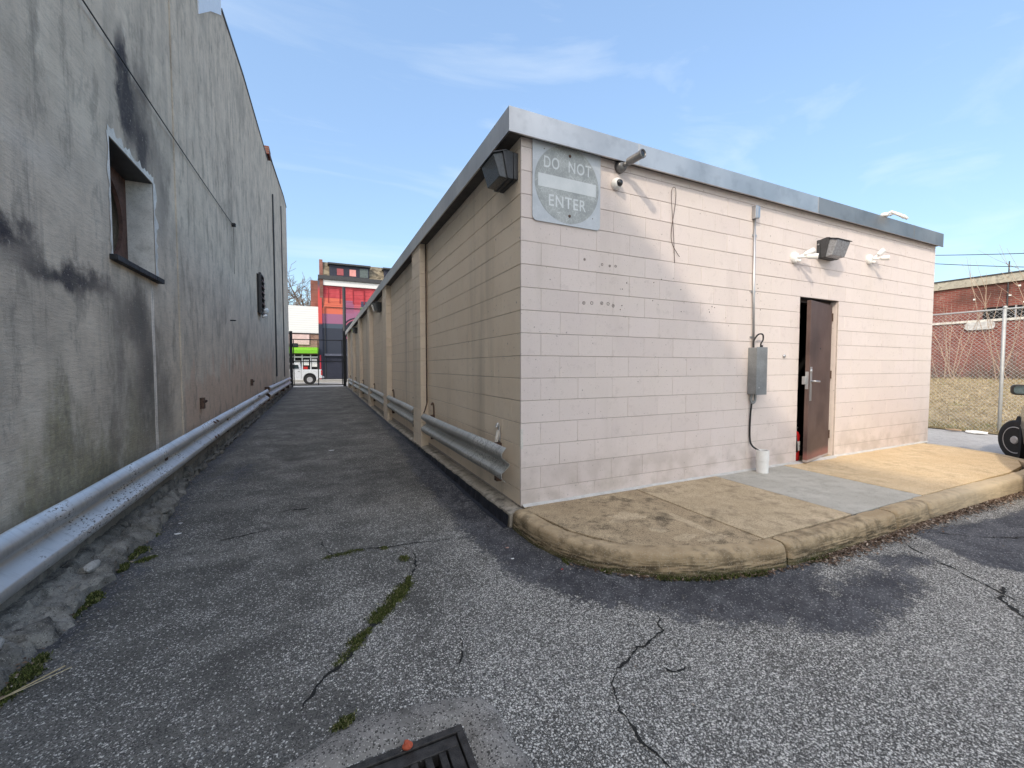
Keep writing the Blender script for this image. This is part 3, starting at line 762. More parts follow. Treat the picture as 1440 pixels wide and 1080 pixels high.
# ------------------------------------------------------------------ DO NOT ENTER sign
sg = empty('traffic_sign', 'faded square DO NOT ENTER sign at the building corner', 'sign', loc=(2.045, 3.2, 3.01))
def rrect(x0, x1, z0, z1, r, n=6):
    p = []
    for cx_, cz_, a0 in ((x1 - r, z1 - r, 0), (x0 + r, z1 - r, 90), (x0 + r, z0 + r, 180), (x1 - r, z0 + r, 270)):
        for i in range(n + 1): a = R(a0 + 90 * i / n); p.append((cx_ + r * math.cos(a), cz_ + r * math.sin(a)))
    return p
def mat_sign(name, c1, c2, crack):
    g = G(name)
    d = g.voro(34, g.map((1, 1, .8)), feature='DISTANCE_TO_EDGE'); n = g.noise(7, 5, .6); n2 = g.noise(40, 3)
    col = g.mix(g.step(n, .3, .7), c1, c2)
    col = g.mix((1.0 - g.step(d, .01, .05)) * crack * g.step(n, .3, .55), col, tuple(min(.9, x * 1.6) for x in c2))
    col = g.mix(g.step(n2, .6, .75) * crack * .6, col, tuple(x * .75 for x in c1))
    return g.fin(col, .45, 0, .4)
M['sign_white'] = mat_sign('sign_white', (.46, .50, .54), (.54, .58, .62), .15)
M['sign_grey'] = mat_sign('sign_faded_red', (.30, .32, .32), (.42, .445, .44), .6)
M['sign_letter'] = mat_sign('sign_letters', (.58, .62, .63), (.66, .69, .70), .1)
YS = Y0 - .012
sx0, sx1, sz0, sz1 = 1.688, 2.404, 2.654, 3.368
rel(MB().prism(rrect(sx0, sx1, sz0, sz1, .045), YS, YS + .004, 1), sg).obj('plate', M['sign_white'], sg)
scx, scz, sr = (sx0 + sx1) / 2, (sz0 + sz1) / 2 - .003, .338
rel(MB().prism([(scx + sr * math.cos(2 * PI * i / 72), scz + sr * math.sin(2 * PI * i / 72)) for i in range(72)], YS - .0012, YS, 1), sg).obj('disc', M['sign_grey'], sg)
rel(MB().box(1.742, 2.352, YS - .0024, YS - .0012, scz - .055, scz + .058), sg).obj('bar', M['sign_letter'], sg)
def text_mesh(s, x0, x1, z0, z1, y, mat, parent, name, label=None, flip=False, bold=0.0):
    cu = bpy.data.curves.new('t', 'FONT'); cu.body = s; cu.extrude = .0; cu.offset = bold; cu.space_character = 1.12
    o = bpy.data.objects.new('t', cu); COL.objects.link(o)
    dg = bpy.context.evaluated_depsgraph_get(); me = bpy.data.meshes.new_from_object(o.evaluated_get(dg))
    bpy.data.objects.remove(o); bpy.data.curves.remove(cu)
    co = np.array([v.co[:] for v in me.vertices]); a, c = co.min(0), co.max(0)
    l = parent.location
    for v in me.vertices:
        X = x0 + (v.co.x - a[0]) / (c[0] - a[0]) * (x1 - x0); Z = z0 + (v.co.y - a[1]) / (c[1] - a[1]) * (z1 - z0)
        v.co = (X - l.x, y - l.y, Z - l.z)
    me.materials.clear(); me.materials.append(mat); me.name = name
    return link(name, me, parent, label=label)
text_mesh('DO', 1.800, 1.955, 3.122, 3.222, YS - .0024, M['sign_letter'], sg, 'lettering', 'word DO', bold=.012)
text_mesh('NOT', 2.052, 2.298, 3.122, 3.222, YS - .0024, M['sign_letter'], sg, 'lettering', 'word NOT', bold=.012)
text_mesh('ENTER', 1.850, 2.243, 2.800, 2.900, YS - .0024, M['sign_letter'], sg, 'lettering', 'word ENTER', bold=.012)
for z in (sz1 - .10, sz0 + .085): rel(MB().lathe([(.014, 0), (.012, .006), (.006, .008)], (scx + .02, YS - .001, z), (0, -1, 0), 12), sg).obj('bolt', M['rust'], sg)
for x, z in ((sx0 + .115, sz1 - .09), (sx1 - .085, sz0 + .10)): rel(MB().lathe([(.005, 0), (.004, .002)], (x, YS - .0005, z), (0, -1, 0), 8), sg).obj('screw_hole', M['rust'], sg)

# ------------------------------------------------------------------ fittings on the front wall
cm = empty('bullet_camera', 'grey bullet camera on a round base between the sign and the fascia', 'security camera', loc=(2.64, 3.2, 3.28))
cb = Vector((2.63, 3.208, 3.285))
rel(MB().lathe([(.055, 0), (.057, .03), (.05, .055), (.03, .07)], cb, (0, -1, 0)), cm).obj('base', M['camgrey'], cm, smooth=True)
j1 = cb + Vector((.02, -.10, .0)); j2 = cb + Vector((.0, -.27, -.005))
rel(MB().tube([cb + Vector((0, -.05, 0)), j1], .022, 12), cm).obj('arm', M['camgrey'], cm, smooth=True)
dv = Vector((.10, -1, .02)).normalized(); c0 = j1 + Vector((0, -.0, .012))
rel(MB().lathe([(.024, 0), (.034, .01), (.036, .02), (.036, .165), (.040, .168), (.040, .185), (.034, .187), (.026, .176)], c0, dv, 20), cm).obj('barrel', M['camgrey'], cm, smooth=False)
rel(MB().lathe([(.026, 0), (.012, .004)], c0 + dv * .180, dv, 16), cm).obj('lens', M['glassblack'], cm)
dc = empty('dome_camera', 'small white dome camera below the bullet camera', 'security camera', loc=(2.585, 3.2, 3.12))
p = Vector((2.585, 3.208, 3.12)); ax = Vector((.05, -1, -.12)).normalized()
rel(MB().lathe([(.052, 0), (.054, .02), (.050, .045), (.040, .058), (.034, .062)], p, ax), dc).obj('housing', M['white'], dc, smooth=True)
rel(MB().lathe([(.034, 0), (.032, .014), (.024, .026), (.010, .032)], p + ax * .056, ax), dc).obj('dome', M['glassblack'], dc, smooth=True)
cn = empty('conduit', 'thin grey conduit running up the wall to a small junction box', 'conduit', loc=(4.6, 3.19, 1.6))
rel(MB().tube([(4.625, 3.19, 1.52), (4.605, 3.19, 2.2), (4.592, 3.19, 3.10)], .0125, 10), cn).obj('pipe', M['galv'], cn, smooth=True)
rel(MB().box(4.56, 4.622, 3.155, 3.207, 3.09, 3.235), cn).obj('junction_box', M['galv'], cn, bevel=.004)
rel(MB().box(4.592, 4.628, 3.150, 3.156, 3.10, 3.225), cn).obj('box_cover', M['galv'], cn)
for z in (1.72, 2.25, 2.9): rel(MB().box(4.575, 4.645, 3.196, 3.2075, z, z + .02), cn).obj('strap', M['galv'], cn)
gb = empty('equipment_box', 'tall grey metal box with looping black cable on the wall', 'electrical box', loc=(4.64, 3.15, 1.3))
rel(MB().box(4.553, 4.735, 3.10, 3.207, 1.060, 1.605), gb).obj('case', M['greybox'], gb, bevel=.004)
rel(MB().box(4.549, 4.739, 3.094, 3.1005, 1.056, 1.609), gb).obj('cover', M['greybox'], gb, bevel=.002)
rel(MB().lathe([(.008, 0), (.006, .004)], (4.60, 3.094, 1.14), (0, -1, 0), 8), gb).obj('lock', M['galv'], gb)
def bez(ps, n=8):
    out = []
    P_ = [Vector(p) for p in ps]; P_ = [P_[0] * 2 - P_[1]] + P_ + [P_[-1] * 2 - P_[-2]]
    for i in range(1, len(P_) - 2):
        for k in range(n):
            t = k / n; a, b_, c, d = P_[i - 1:i + 3]
            out.append(.5 * ((2 * b_) + (-a + c) * t + (2 * a - 5 * b_ + 4 * c - d) * t * t + (-a + 3 * b_ - 3 * c + d) * t ** 3))
    out.append(P_[-2]); return out
rel(MB().tube(bez([(4.60, 3.17, 1.60), (4.598, 3.17, 1.68), (4.64, 3.15, 1.755), (4.71, 3.14, 1.76), (4.72, 3.14, 1.70), (4.69, 3.145, 1.65), (4.70, 3.145, 1.60)]), .009, 8), gb).obj('cable_loop', M['black'], gb, smooth=True)
rel(MB().lathe([(.016, 0), (.016, .03)], (4.70, 3.145, 1.605), (0, 0, 1), 10), gb).obj('gland', M['black'], gb)
rel(MB().tube(bez([(4.585, 3.17, 1.06), (4.582, 3.18, 1.0), (4.60, 3.17, .955), (4.63, 3.16, .985), (4.63, 3.16, 1.06)]), .014, 8), gb).obj('lower_loop', M['greybox'], gb, smooth=True)
cbk = MB().tube(bez([(4.60, 3.175, .985), (4.598, 3.19, .80), (4.598, 3.19, .55), (4.615, 3.17, .45), (4.655, 3.10, .385), (4.67, 3.085, .30)]), .010, 8)
cbo = cbk.obj('cable', M['black'], smooth=True); tag(cbo, 'black cable hanging from the grey box into the white pipe', 'cable')
wp = empty('pipe_stub', 'short white plastic pipe standing on the grey slab', 'pipe', loc=(4.668, 3.075, .149))
rel(MB().lathe([(.062, .0), (.062, .135), (.066, .14), (.066, .262), (.056, .262), (.056, .10)], (4.668, 3.075, .148), (0, 0, 1), 24), wp).obj('sleeve', M['whitepipe'], wp, smooth=False)
rel(MB().lathe([(.055, 0), (.055, .005)], (4.668, 3.075, .25), (0, 0, 1), 24), wp).obj('dark_bore', M['dark'], wp)

def wallpack(px, pz, s, label, side=False, lensmat='lens_light'):
    # s: size; wedge flood light; local frame: x along the wall, y out of the wall
    root = empty('flood_light', label, 'flood light', loc=(px, Y0 - .0005, pz) if not side else (X0 - .0005, px, pz))
    w, h, d = .175 * s, .125 * s, .26 * s
    def T(v):
        x, y, z = v
        return (x, -y, z) if not side else (-y, -x, z)
    def mk(nm, poly, x0, x1, m, bv=.004):
        b = MB().prism(poly, x0, x1, 0); b.v = [T(v) for v in b.v]; return b.obj(nm, m, root, bevel=bv)
    mk('backplate', [(0, -h), (.045 * s, -h), (.05 * s, h), (0, h)], -w, w, M['bronze'])
    # side profile: sloping hood over an angled glass
    mk('housing', [(.05 * s, -h), (.09 * s, -h * 1.02), (.13 * s, h * 1.12), (.05 * s, h * 1.02)], -w * .98, w * .98, M['bronze'])
    mk('hood', [(.12 * s, h * 1.10), (d * 1.02, h * .72), (d, h * .64), (.12 * s, h * 1.02)], -w, w, M['bronze'], .002)
    mk('glass', [(.092 * s, -h * .98), (.185 * s, -h * .92), (d * .97, h * .64), (.13 * s, h * 1.0)], -w * .88, w * .88, M[lensmat], .006)
    for sg_ in (-1, 1):
        a, c = sorted((sg_ * w * .98, sg_ * w * .90)); mk('side_cheek', [(.09 * s, -h), (.15 * s, -h * .9), (d * .99, h * .66), (.12 * s, h * 1.08)] if False else [(.085 * s, -h * 1.0), (.11 * s, -h * .98), (.16 * s, h * 1.05), (.12 * s, h * 1.1)], a, c, M['bronze'], .002)
    b = MB()
    for zz in (-h * .55, h * .5):
        b2 = MB().lathe([(.012, 0), (.010, .008)], (-w, .025 * s, zz), (-1, 0, 0), 8); b.add(b2.v, b2.f)
    b.v = [T(v) for v in b.v]; b.obj('hinge_screws', M['galv'], root)
    return root
wallpack(6.0, 2.895, .92, 'dark wedge flood light above the brown door')
wallpack(3.42, 3.11, .9, 'large dark flood light under the fascia at the alley corner', side=True, lensmat='lens')
wallpack(12.1, 3.05, 1.0, 'dark flood light half way along the alley wall', side=True, lensmat='lens')
wallpack(20.2, 3.05, 1.0, 'farthest dark flood light along the alley wall', side=True, lensmat='lens')

def twin(x, z, label, flip):
    root = empty('motion_light', label, 'flood light', loc=(x, Y0, z)); l = root.location
    MB().lathe([(.068, 0), (.070, .025), (.060, .04), (.03, .045)], (0, 0, 0), (0, -1, 0)).obj('base', M['white'], root, smooth=False)
    for s_, dx, dz, dy in ((1, .14, .075, -.10), (1, .10, -.02, -.16)):
        if flip: dx, dz = (.10, .13) if dz > 0 else (.09, -.01)
        a = Vector((.01, -.04, 0)); c = Vector((dx * .45, dy * .6 - .03, dz * .4)); d = (Vector((dx, dy, dz))).normalized()
        MB().tube([a, c], .014, 8).obj('knuckle', M['white'], root, smooth=True)
        if flip: MB().lathe([(.026, 0), (.033, .03), (.036, .085), (.034, .09)], c, d, 14).obj('lamp_head', M['white'], root, smooth=False)
        else: MB().lathe([(.020, 0), (.030, .03), (.036, .11), (.034, .115)], c, d, 14).obj('lamp_head', M['white'], root, smooth=False)
    MB().lathe([(.018, 0), (.018, .03), (.008, .04)], (.01, -.045, -.035), (.2, -1, -.6), 10).obj('sensor', M['whitepipe'], root, smooth=True)
twin(5.37, 2.735, 'white twin head motion light left of the dark flood light', False)
twin(7.08, 2.90, 'white twin head motion light right of the dark flood light', True)
# two small white lamps poking over the fascia
rl = empty('roof_lamp', 'small white twin lamp clipped over the fascia edge near the right end', 'lamp', loc=(7.35, FY0, 3.53))
MB().lathe([(.05, 0), (.05, .03), (.03, .05)], (0, .02, -.004), (0, 0, 1)).obj('base', M['white'], rl, smooth=True)
for dx in (.0, .09): MB().tube([(dx, .0, .02), (dx + .02, -.05, .045), (dx + .09, -.13, -.02), (dx + .12, -.16, -.06)], [.018, .02, .022, .018], 8).obj('lamp_arm', M['white'], rl, smooth=True)
# hanging wire loop
wl = MB()
wl.tube(bez([(3.36, 3.20, 2.46), (3.33, 3.195, 2.80), (3.29, 3.19, 3.12), (3.31, 3.19, 3.215), (3.35, 3.19, 3.20), (3.35, 3.195, 3.05), (3.31, 3.20, 2.80), (3.32, 3.2, 2.66), (3.40, 3.195, 2.55), (3.42, 3.19, 2.53)], 6), .0028, 5)
tag(wl.obj('loose_wire', M['rust'], smooth=True), 'thin loose wire loop hanging on the front wall right of the cameras', 'wire')
# patched anchor holes
ah = [(2.36, 2.34), (2.55, 2.335), (2.62, 2.34), (2.69, 2.35)] + [(2.36, 1.985), (2.45, 1.99), (2.58, 2.0), (2.65, 2.0), (2.71, 1.99)]
hb = MB()
for k, (x, z) in enumerate([(2.24, 2.375), (2.44, 2.35), (2.53, 2.345), (2.60, 2.35), (2.235, 1.975), (2.325, 1.98), (2.44, 1.985), (2.515, 1.985), (2.575, 1.97)]):
    r_ = .014 if k > 3 else .010
    hb.tube([(x + r_ * math.cos(2 * PI * i / 12), Y0 - .0015, z + r_ * math.sin(2 * PI * i / 12)) for i in range(13)], .0022, 5)
    if k % 2 == 0: hb.lathe([(.005, 0), (.004, .0022)], (x, Y0 - .001, z), (0, -1, 0), 8)
for k in range(26):
    x = 2.6 + random.random() * 2.2; z = random.choice([2.27, 2.03, 2.05, 1.9]) + random.gauss(0, .04) - (x - 2.6) * .02
    hb.lathe([(.004 + .004 * random.random(), 0), (.003, .0018)], (x, Y0 - .0012, z), (0, -1, 0), 7)
hb.obj('anchor_holes', M['rust'], front, kind='stuff')
lk = MB().lathe([(.020, 0), (.022, .01), (.012, .02)], (5.22, 3.206, 1.515), (0, -1, 0), 12).obj('knob', M['galv'], bld, smooth=True)
# pipe along first pilaster
pc = MB().tube([(1.556, 6.575, .80), (1.556, 6.575, 2.0), (1.557, 6.58, 3.33)], .011, 8).tube([(1.556, 6.575, .80), (1.50, 6.48, .69), (1.47, 6.42, .66)], .010, 8)
tag(pc.obj('wall_conduit', M['rust'], smooth=True), 'thin rusty conduit beside the first pilaster in the alley', 'conduit')

# ------------------------------------------------------------------ guard rails
WP = [(.034, 0), (.046, .006), (.078, .040), (.083, .052), (.083, .078), (.076, .088), (.012, .138), (.002, .148), (.002, .164), (.012, .174), (.076, .224), (.083, .234), (.083, .260), (.078, .272), (.046, .306), (.034, .312)]
def wbeam(name, xb, sgn, y0, y1, z0, z1, mat, root, jitter=.004, hs=1.0):
    th_ = .004; b = MB(); m = len(WP); n = max(2, int((y1 - y0) / .12)); 
    for i in range(n + 1):
        y = y0 + (y1 - y0) * i / n; zz = z0 + (z1 - z0) * i / n
        for t in (0, th_):
            for d, h in WP:
                d *= hs; h *= hs
                dd = d - t; e = jitter * fb(y * 1.3, h * 6, xb)
                b.v.append((xb + sgn * (dd + e), y, zz + h + jitter * .7 * fb(y * .9, 3, xb)))
    for i in range(n):
        for t in (0, 1):
            for j in range(m - 1):
                q = i * 2 * m + t * m + j; r_ = q + 2 * m
                b.f.append((q, q + 1, r_ + 1, r_))
        for j in (0, m - 1):
            q = i * 2 * m + j; b.f.append((q, q + m, q + 3 * m, q + 2 * m))
    for i in (0, n):
        for j in range(m - 1):
            q = i * 2 * m + j; b.f.append((q, q + 1, q + m + 1, q + m))
    o = b.obj(name, mat, root); smooth_angle(o, 55); return o
gl = empty('guard_rail', 'long galvanised guard rail along the grey stucco wall', 'guard rail', loc=(-1.5, 2, 0))
def grel(o): o.location = -o.parent.location; return o
grel(wbeam('beam', -1.490, 1, -1.5, 7.15, .150, .268, M['rail'], gl, .006, 1.08))
grel(wbeam('beam', -1.486, 1, 7.0, 14.3, .269, .375, M['rail'], gl, .006, 1.08))
for y in (6.72, 6.95): 
    for z in (.11, .21, .06, .255):
        pass
slots = MB()
for y in (7.25, 7.42, 12.0, 12.2):
    z0 = .163 + (y) * .0148
    for h in (.082, .300): slots.lathe([(.030, 0), (.022, .012)], (-1.402 if h < .2 else -1.404, y, z0 + h + .0), (1, 0, 1.1 if h > .2 else .9), 6)
grel(slots.obj('bolt_holes', M['rust'], gl))
for y in (-.5, 2.6, 5.4, 8.6, 11.6, 14.0):
    grel(MB().box(-1.60, -1.478, y, y + .07, .20 + GZ(y), .44 + GZ(y)).obj('bracket', M['rust'], gl))
g2_ = empty('guard_rail', 'farther guard rail beside the gate on the grey stucco wall', 'guard rail', loc=(-1.5, 18, 0))
grel(wbeam('beam', -1.47, 1, 14.6, 24.5, .42, .48, M['rail'], g2_, .004, 1.15))
for y in (15, 18, 21, 24): grel(MB().box(-1.60, -1.455, y, y + .07, .30, .75).obj('bracket', M['rust'], g2_))
names = ['nearest dented guard rail on the tan block wall before the first pilaster', 'guard rail between the first and second pilasters of the block wall',
         'guard rail between the second and third pilasters of the block wall', 'guard rail between the third and fourth pilasters of the block wall',
         'guard rail between the fourth and fifth pilasters of the block wall', 'farthest guard rail between the last two pilasters of the block wall']
spans = [(3.32, 6.52)] + [(PIL[k] + .62, PIL[k + 1] - .03) for k in range(5)]
for k, ((a, c), lab) in enumerate(zip(spans, names)):
    r_ = empty('wall_guard_rail', lab, 'guard rail', loc=(1.5, (a + c) / 2, 0))
    zb = .345 + (.012 * k); 
    grel(wbeam('beam', 1.53, -1, a, c, zb, zb - .02 if k == 0 else zb + .03, M['rail_dull'], r_, .006))
    for y in (a + .30, c - .35):
        grel(MB().box(1.528, 1.582, y, y + .06, zb - .07, zb + .30).obj('bracket', M['rust'], r_))
        grel(MB().tube(bez([(1.575, y + .03, zb + .30), (1.568, y + .03, zb + .44), (1.555, y + .03, zb + .485), (1.535, y + .03, zb + .45)]), .012, 8).obj('hook', M['galv'] if k == 0 and y < 4 else M['rust'], r_, smooth=True))
    if k == 0:
        grel(MB().tube([(1.535, a + .33, zb + .31), (1.56, a + .33, zb + .42)], .018, 8).obj('paint_drip', M['plaster'], r_))

# ------------------------------------------------------------------ left stucco building
lb = empty('stucco_building', 'tall grey weathered stucco building on the left of the alley', 'building', loc=(0, 0, 0))
LX = -1.60
WY0, WY1, WZ0, WZ1 = 4.70, 5.72, 2.34, 3.35
def top(y):
    prof = [(1.0, 6.54), (1.001, 8.4), (9.4, 8.4), (9.401, 8.14), (9.73, 8.18), (12.15, 8.51), (16.9, 8.82), (17.6, 8.86), (17.601, 9.36), (19.5, 9.56), (25.1, 10.38), (27.2, 10.5)]
    if y <= 1.0: return 6.54
    for (a, za), (c, zc) in zip(prof, prof[1:]):
        if a <= y <= c: return za + (zc - za) * (y - a) / (c - a + 1e-9)
    return 10.5
def panel(x, ybreaks, holes=()):
    b = MB()
    for a, c in zip(ybreaks, ybreaks[1:]):
        za, zc = top(a + 1e-4), top(c - 1e-4)
        segs = [(-.3, None)]
        if any(h[0] <= a and c <= h[1] for h in holes):
            h = holes[0]; b.prism([(a, -.3), (c, -.3), (c, h[2]), (a, h[2])], x - .35, x, 0)
            b.prism([(a, h[3]), (c, h[3]), (c, zc), (a, za)], x - .35, x, 0)
        else: b.prism([(a, -.3), (c, -.3), (c, zc), (a, za)], x - .35, x, 0)
    return b
panel(LX, [-4.6, 1.0, 3.0, WY0, WY1, 6.50], [(WY0, WY1, WZ0, WZ1)]).obj('wall_panel', M['stucco'], lb, label='near stucco panel with the square fan opening')
panel(LX + .012, [6.503, 9.4, 9.73, 12.15, 17.6]).obj('wall_panel', M['stucco'], lb, label='middle stucco panel')
panel(LX - .004, [17.606, 19.5, 23.2]).obj('wall_panel', M['stucco'], lb, label='narrow stucco panel')
panel(LX + .004, [23.206, 25.1, 27.2]).obj('wall_panel', M['stucco'], lb, label='farthest stucco panel beside the gate')
MB().box(-14, LX - .352, -4.6, 1.0, -.3, 6.3).box(-14, LX - .352, 1.0, 3.5, -.3, 8.2).box(-14, -3.4, 3.5, 7.0, -.3, 8.0).box(-3.4, LX - .352, 3.5, 7.0, 4.2, 8.0).box(-3.4, LX - .352, 3.5, 7.0, -.3, 1.8).box(-14, LX - .352, 7.0, 17.6, -.3, 8.0).box(-14, LX - .352, 17.6, 27.2, -.3, 9.3).obj('rear_mass', M['dark'], lb)
MB().box(LX - .05, LX + .105, -4.6, 14.5, -.1, .27).obj('plinth', M['plinth'], lb, bevel=.01)
# roof coping
b = MB()
for a, c in ((9.73, 12.15), (12.15, 17.6), (17.62, 19.5), (19.5, 25.1), (25.1, 27.2)):
    b.prism([(a, top(a + .01) + .003), (c, top(c - .01) + .003), (c, top(c - .01) + .05), (a, top(a + .01) + .05)], LX - .3, LX + .03, 0)
b.obj('coping', M['bronze'], lb)
MB().prism([(7.88, 6.74), (8.7, 7.40), (9.62, 8.02), (9.60, 8.6), (7.86, 8.6)], LX + .014, LX + .03, 0).obj('flashing_sheet', M['whitemetal'], lb, label='bare white metal sheet at the roof edge')
MB().box(LX - .15, LX + .10, 17.2, 17.75, 8.95, 9.22).obj('brick_stub', mat_brick('dark_red_brick', (.16, .05, .04), (.22, .08, .06), (.2, .17, .15), 1, 'y'), lb)
MB().tube([(LX + .03, 19.0, 1.0), (LX + .03, 19.0, 8.2)], .028, 8).obj('downpipe', M['bronze'], lb)
MB().box(LX - .05, LX + .04, 23.2, 23.24, .9, 9.2).obj('control_joint', M['bronze'], lb)
# recess, torn plaster edges, fan shroud
D = .22
wo_ = MB().box(LX - D, LX - .001, WY1 - .006, WY1 + .05, WZ0, WZ1 - .008).obj('opening_reveal', M['plaster'], lb, label='pale rough masonry side of the fan opening')
MB().box(LX - D, LX - .001, WY0 - .05, WY0 + .006, WZ0, WZ1 - .008).obj('opening_reveal', M['plaster'], lb)
MB().box(LX - D, LX - .004, WY0 + .001, WY1 - .001, WZ1 - .007, WZ1 + .04).obj('opening_lintel', M['bronze'], wo_)
def ragged(poly_fn, n): pass
b = MB()
def strip(a0, a1, fixed, w0, vertical, outward, seed):
    n = 26; k = len(b.v); X = LX + .004
    for i in range(n + 1):
        t = a0 + (a1 - a0) * i / n; w = max(.006, w0 * (1 + 1.3 * fb(t * 6, seed) + .8 * fb(t * 23, seed + 2)))
        for q in (0, w):
            c = fixed + outward * q
            b.v.append((X + (0 if q else .002), t, c) if not vertical else (X + (0 if q else .002), c, t))
    for i in range(n): b.f.append((k + 2 * i, k + 2 * i + 1, k + 2 * i + 3, k + 2 * i + 2))
strip(WZ0 - .02, WZ1 + .03, WY0, .030, True, -1, 1); strip(WZ0 - .04, WZ1 + .02, WY1, .085, True, 1, 2); strip(WY0 - .02, WY1 + .03, WZ1, .065, False, 1, 3)
b.obj('torn_edge', M['plaster'], wo_)
for k in range(5):   # broken slate sill pieces
    a = WY0 - .06 + k * .235; c = min(a + .23, WY1 + .07)
    mm = Matrix.Translation((0, 0, 0))
    MB().prism([(a, WZ0 - .045 + .006 * fb(a * 9, 1)), (c, WZ0 - .045 + .006 * fb(c * 9, 4)), (c, WZ0 + .004), (a, WZ0 + .002)], LX - .15, LX + .055 + .02 * fb(k * 3.1, 2), 0).obj('sill_slate', M['slate'], wo_, bevel=.004)
sh = MB(); n = 40; cyc, czc, rc = (WY0 + WY1) / 2 - .03, (WZ0 + WZ1) / 2, .43; k0 = 0
xs_ = LX - D
for i in range(n + 1):
    a = 2 * PI * i / n; cx_, cz_ = math.cos(a), math.sin(a); s = .56 / max(abs(cx_), abs(cz_))
    sh.v += [(xs_, cyc + rc * cx_, czc + rc * cz_), (xs_, cyc + s * cx_, czc + s * cz_), (xs_ - .03, cyc + rc * cx_ * .985, czc + rc * cz_ * .985)]
for i in range(n):
    q = 3 * i; sh.f += [(q, q + 1, q + 4, q + 3), (q, q + 3, q + 5, q + 2)]
so = sh.obj('fan_shroud', M['shroud'], lb, label='rusty square plate with a round fan hole')
fb_ = MB()
for k in range(4):
    a = k * PI / 2 + .5
    pts = [(.08, -.03), (.40, -.11), (.41, .06), (.08, .03)]
    fb_.add([(xs_ - .15 + (.03 if q[1] < 0 else -.03), cyc + q[0] * math.cos(a) - q[1] * math.sin(a), czc + q[0] * math.sin(a) + q[1] * math.cos(a)) for q in pts], [(0, 1, 2, 3)])
fb_.lathe([(.08, 0), (.08, .08)], (xs_ - .18, cyc, czc), (1, 0, 0), 12)
fb_.obj('fan_blade', M['iron'], so)
MB().box(-3.3, -3.2, 3.6, 6.9, 1.8, 4.1).box(-3.3, xs_ - .23, 3.6, 6.9, 1.75, 1.8).obj('dark_room', M['dark'], lb)
# cable with bracket
cb_ = MB(); pts = []
for i in range(31):
    t = i / 30; pts.append((LX + .035, 2.4 + (10.21 - 2.4) * t, 4.12 + .17 * t - .04 * math.sin(PI * t)))
cb_.tube(pts, .006, 6)
tag(cb_.obj('wall_cable', M['black']), 'thin black cable running along the grey stucco wall to a small bracket', 'cable')
bk = empty('cable_bracket', 'small black bracket holding the cable end on the stucco wall', 'bracket', loc=(LX + .02, 10.2, 4.3))
MB().box(-.008, .06, -.03, .05, -.03, .03).obj('plate', M['black'], bk)
MB().tube([(.02, 0, -.03), (.018, .0, -1.0)], .003, 5).obj('tail_wire', M['black'], bk)
sp = MB().lathe([(.012, 0), (.012, .08), (.006, .1)], (LX + .012, 9.75, 2.30), (1, 0, 0), 8).obj('wall_spike', M['black']); tag(sp, 'small black spike below the cable bracket on the stucco wall', 'spike')
for y, z, lab in ((7.35, .86, 'rusty anchor stub on the stucco wall above the near rail splice'), (12.2, 1.0, 'rusty anchor stub on the stucco wall above the rail end')):
    a_ = empty('wall_anchor', lab, 'anchor', loc=(LX + .012, y, z))
    MB().box(.0, .05, -.04, .04, -.09, .07).obj('plate', M['rust'], a_); MB().tube([(.05, .02, 0), (.075, .02, .03)], .016, 7).obj('bolt', M['rust'], a_)
# meter bank / louvred vent
vt = empty('wall_vent', 'black barred vent box on the stucco wall', 'vent', loc=(LX + .012, 14.2, 3.5))
vt.location.y = 14.15
MB().box(0, .05, -.33, .33, -.55, .55).obj('back_plate', M['black'], vt)
MB().box(.05, .11, -.37, -.33, -.58, .58).box(.05, .11,   .33, .37, -.58, .58).box(.05, .11, -.33, .33, .54, .58).box(.05, .11, -.33, .33, -.58, -.54).obj('frame', M['bronze'], vt)
for k in range(6): MB().box(.05, .13, -.33, .33, -.46 + k * .165, -.43 + k * .165).obj('slat', M['bronze'], vt)
MB().lathe([(.10, 0), (.11, .05), (.06, .12)], (.12, .1, -.42), (.6, 0, -1), 12).obj('lamp', M['white'], vt)
MB().lathe([(.07, 0), (.08, .05), (.04, .08)], (.12, .0, -.60), (.6, 0, -1), 12).obj('lamp', M['white'], vt)

# ---- broken kerb along the stucco wall
lk_ = empty('broken_kerb', None, None); tag(lk_, 'crumbling concrete kerb along the foot of the stucco wall', kind='structure')
def kerbstrip(y0, y1, seed, name='kerb_piece'):
    b = MB(); st = .022 if y0 < 8 else .12; n = int((y1 - y0) / st)
    prof = [(-1.615, .14), (-1.50, .13), (-1.465, .128), (-1.44, .12), (-1.425, .085), (-1.395, .088), (-1.37, .082), (-1.34, .078), (-1.31, .07), (-1.285, .06), (-1.265, .045), (-1.245, .0), (-1.24, -.04)]
    m = len(prof)
    for i in range(n + 1):
        y = y0 + (y1 - y0) * i / n; t = min(1, max(0, (y - 4.6) / 1.4)); sh_ = -.16 * t - .03 * min(1, max(0, (y - 8) / 8)); g_ = GZ(y)
        for j, (x, z) in enumerate(prof):
            w = j / (m - 1); amp = .5 + 1.2 * w
            e = .026 * amp * fb(y * 3.1, x * 7 + seed, 1) + .020 * amp * fb(y * 11, x * 23, seed); ez = .030 * amp * fb(y * 4 + 9, x * 14, seed) + .022 * fb(y * 17, x * 29, 4) + .012 * fb(y * 41, x * 60, 4)
            xx = x + (sh_ * w * 1.2 + e if j > 0 else 0); endp = min(i, n - i)
            zz = z * (1 - .45 * t * (w > .3)) + (ez if 0 < j < m - 1 else 0) - (.03 if endp == 0 and j > 1 else 0)
            b.v.append((max(xx, -1.61), y, g_ + zz))
    for i in range(n):
        for j in range(m - 1):
            q = i * m + j; b.f.append((q, q + 1, q + m + 1, q + m))
    b.f.append(tuple(range(m))); b.f.append(tuple(n * m + j for j in range(m)))
    o = b.obj(name, M['broken'], lk_); smooth_angle(o, 38)
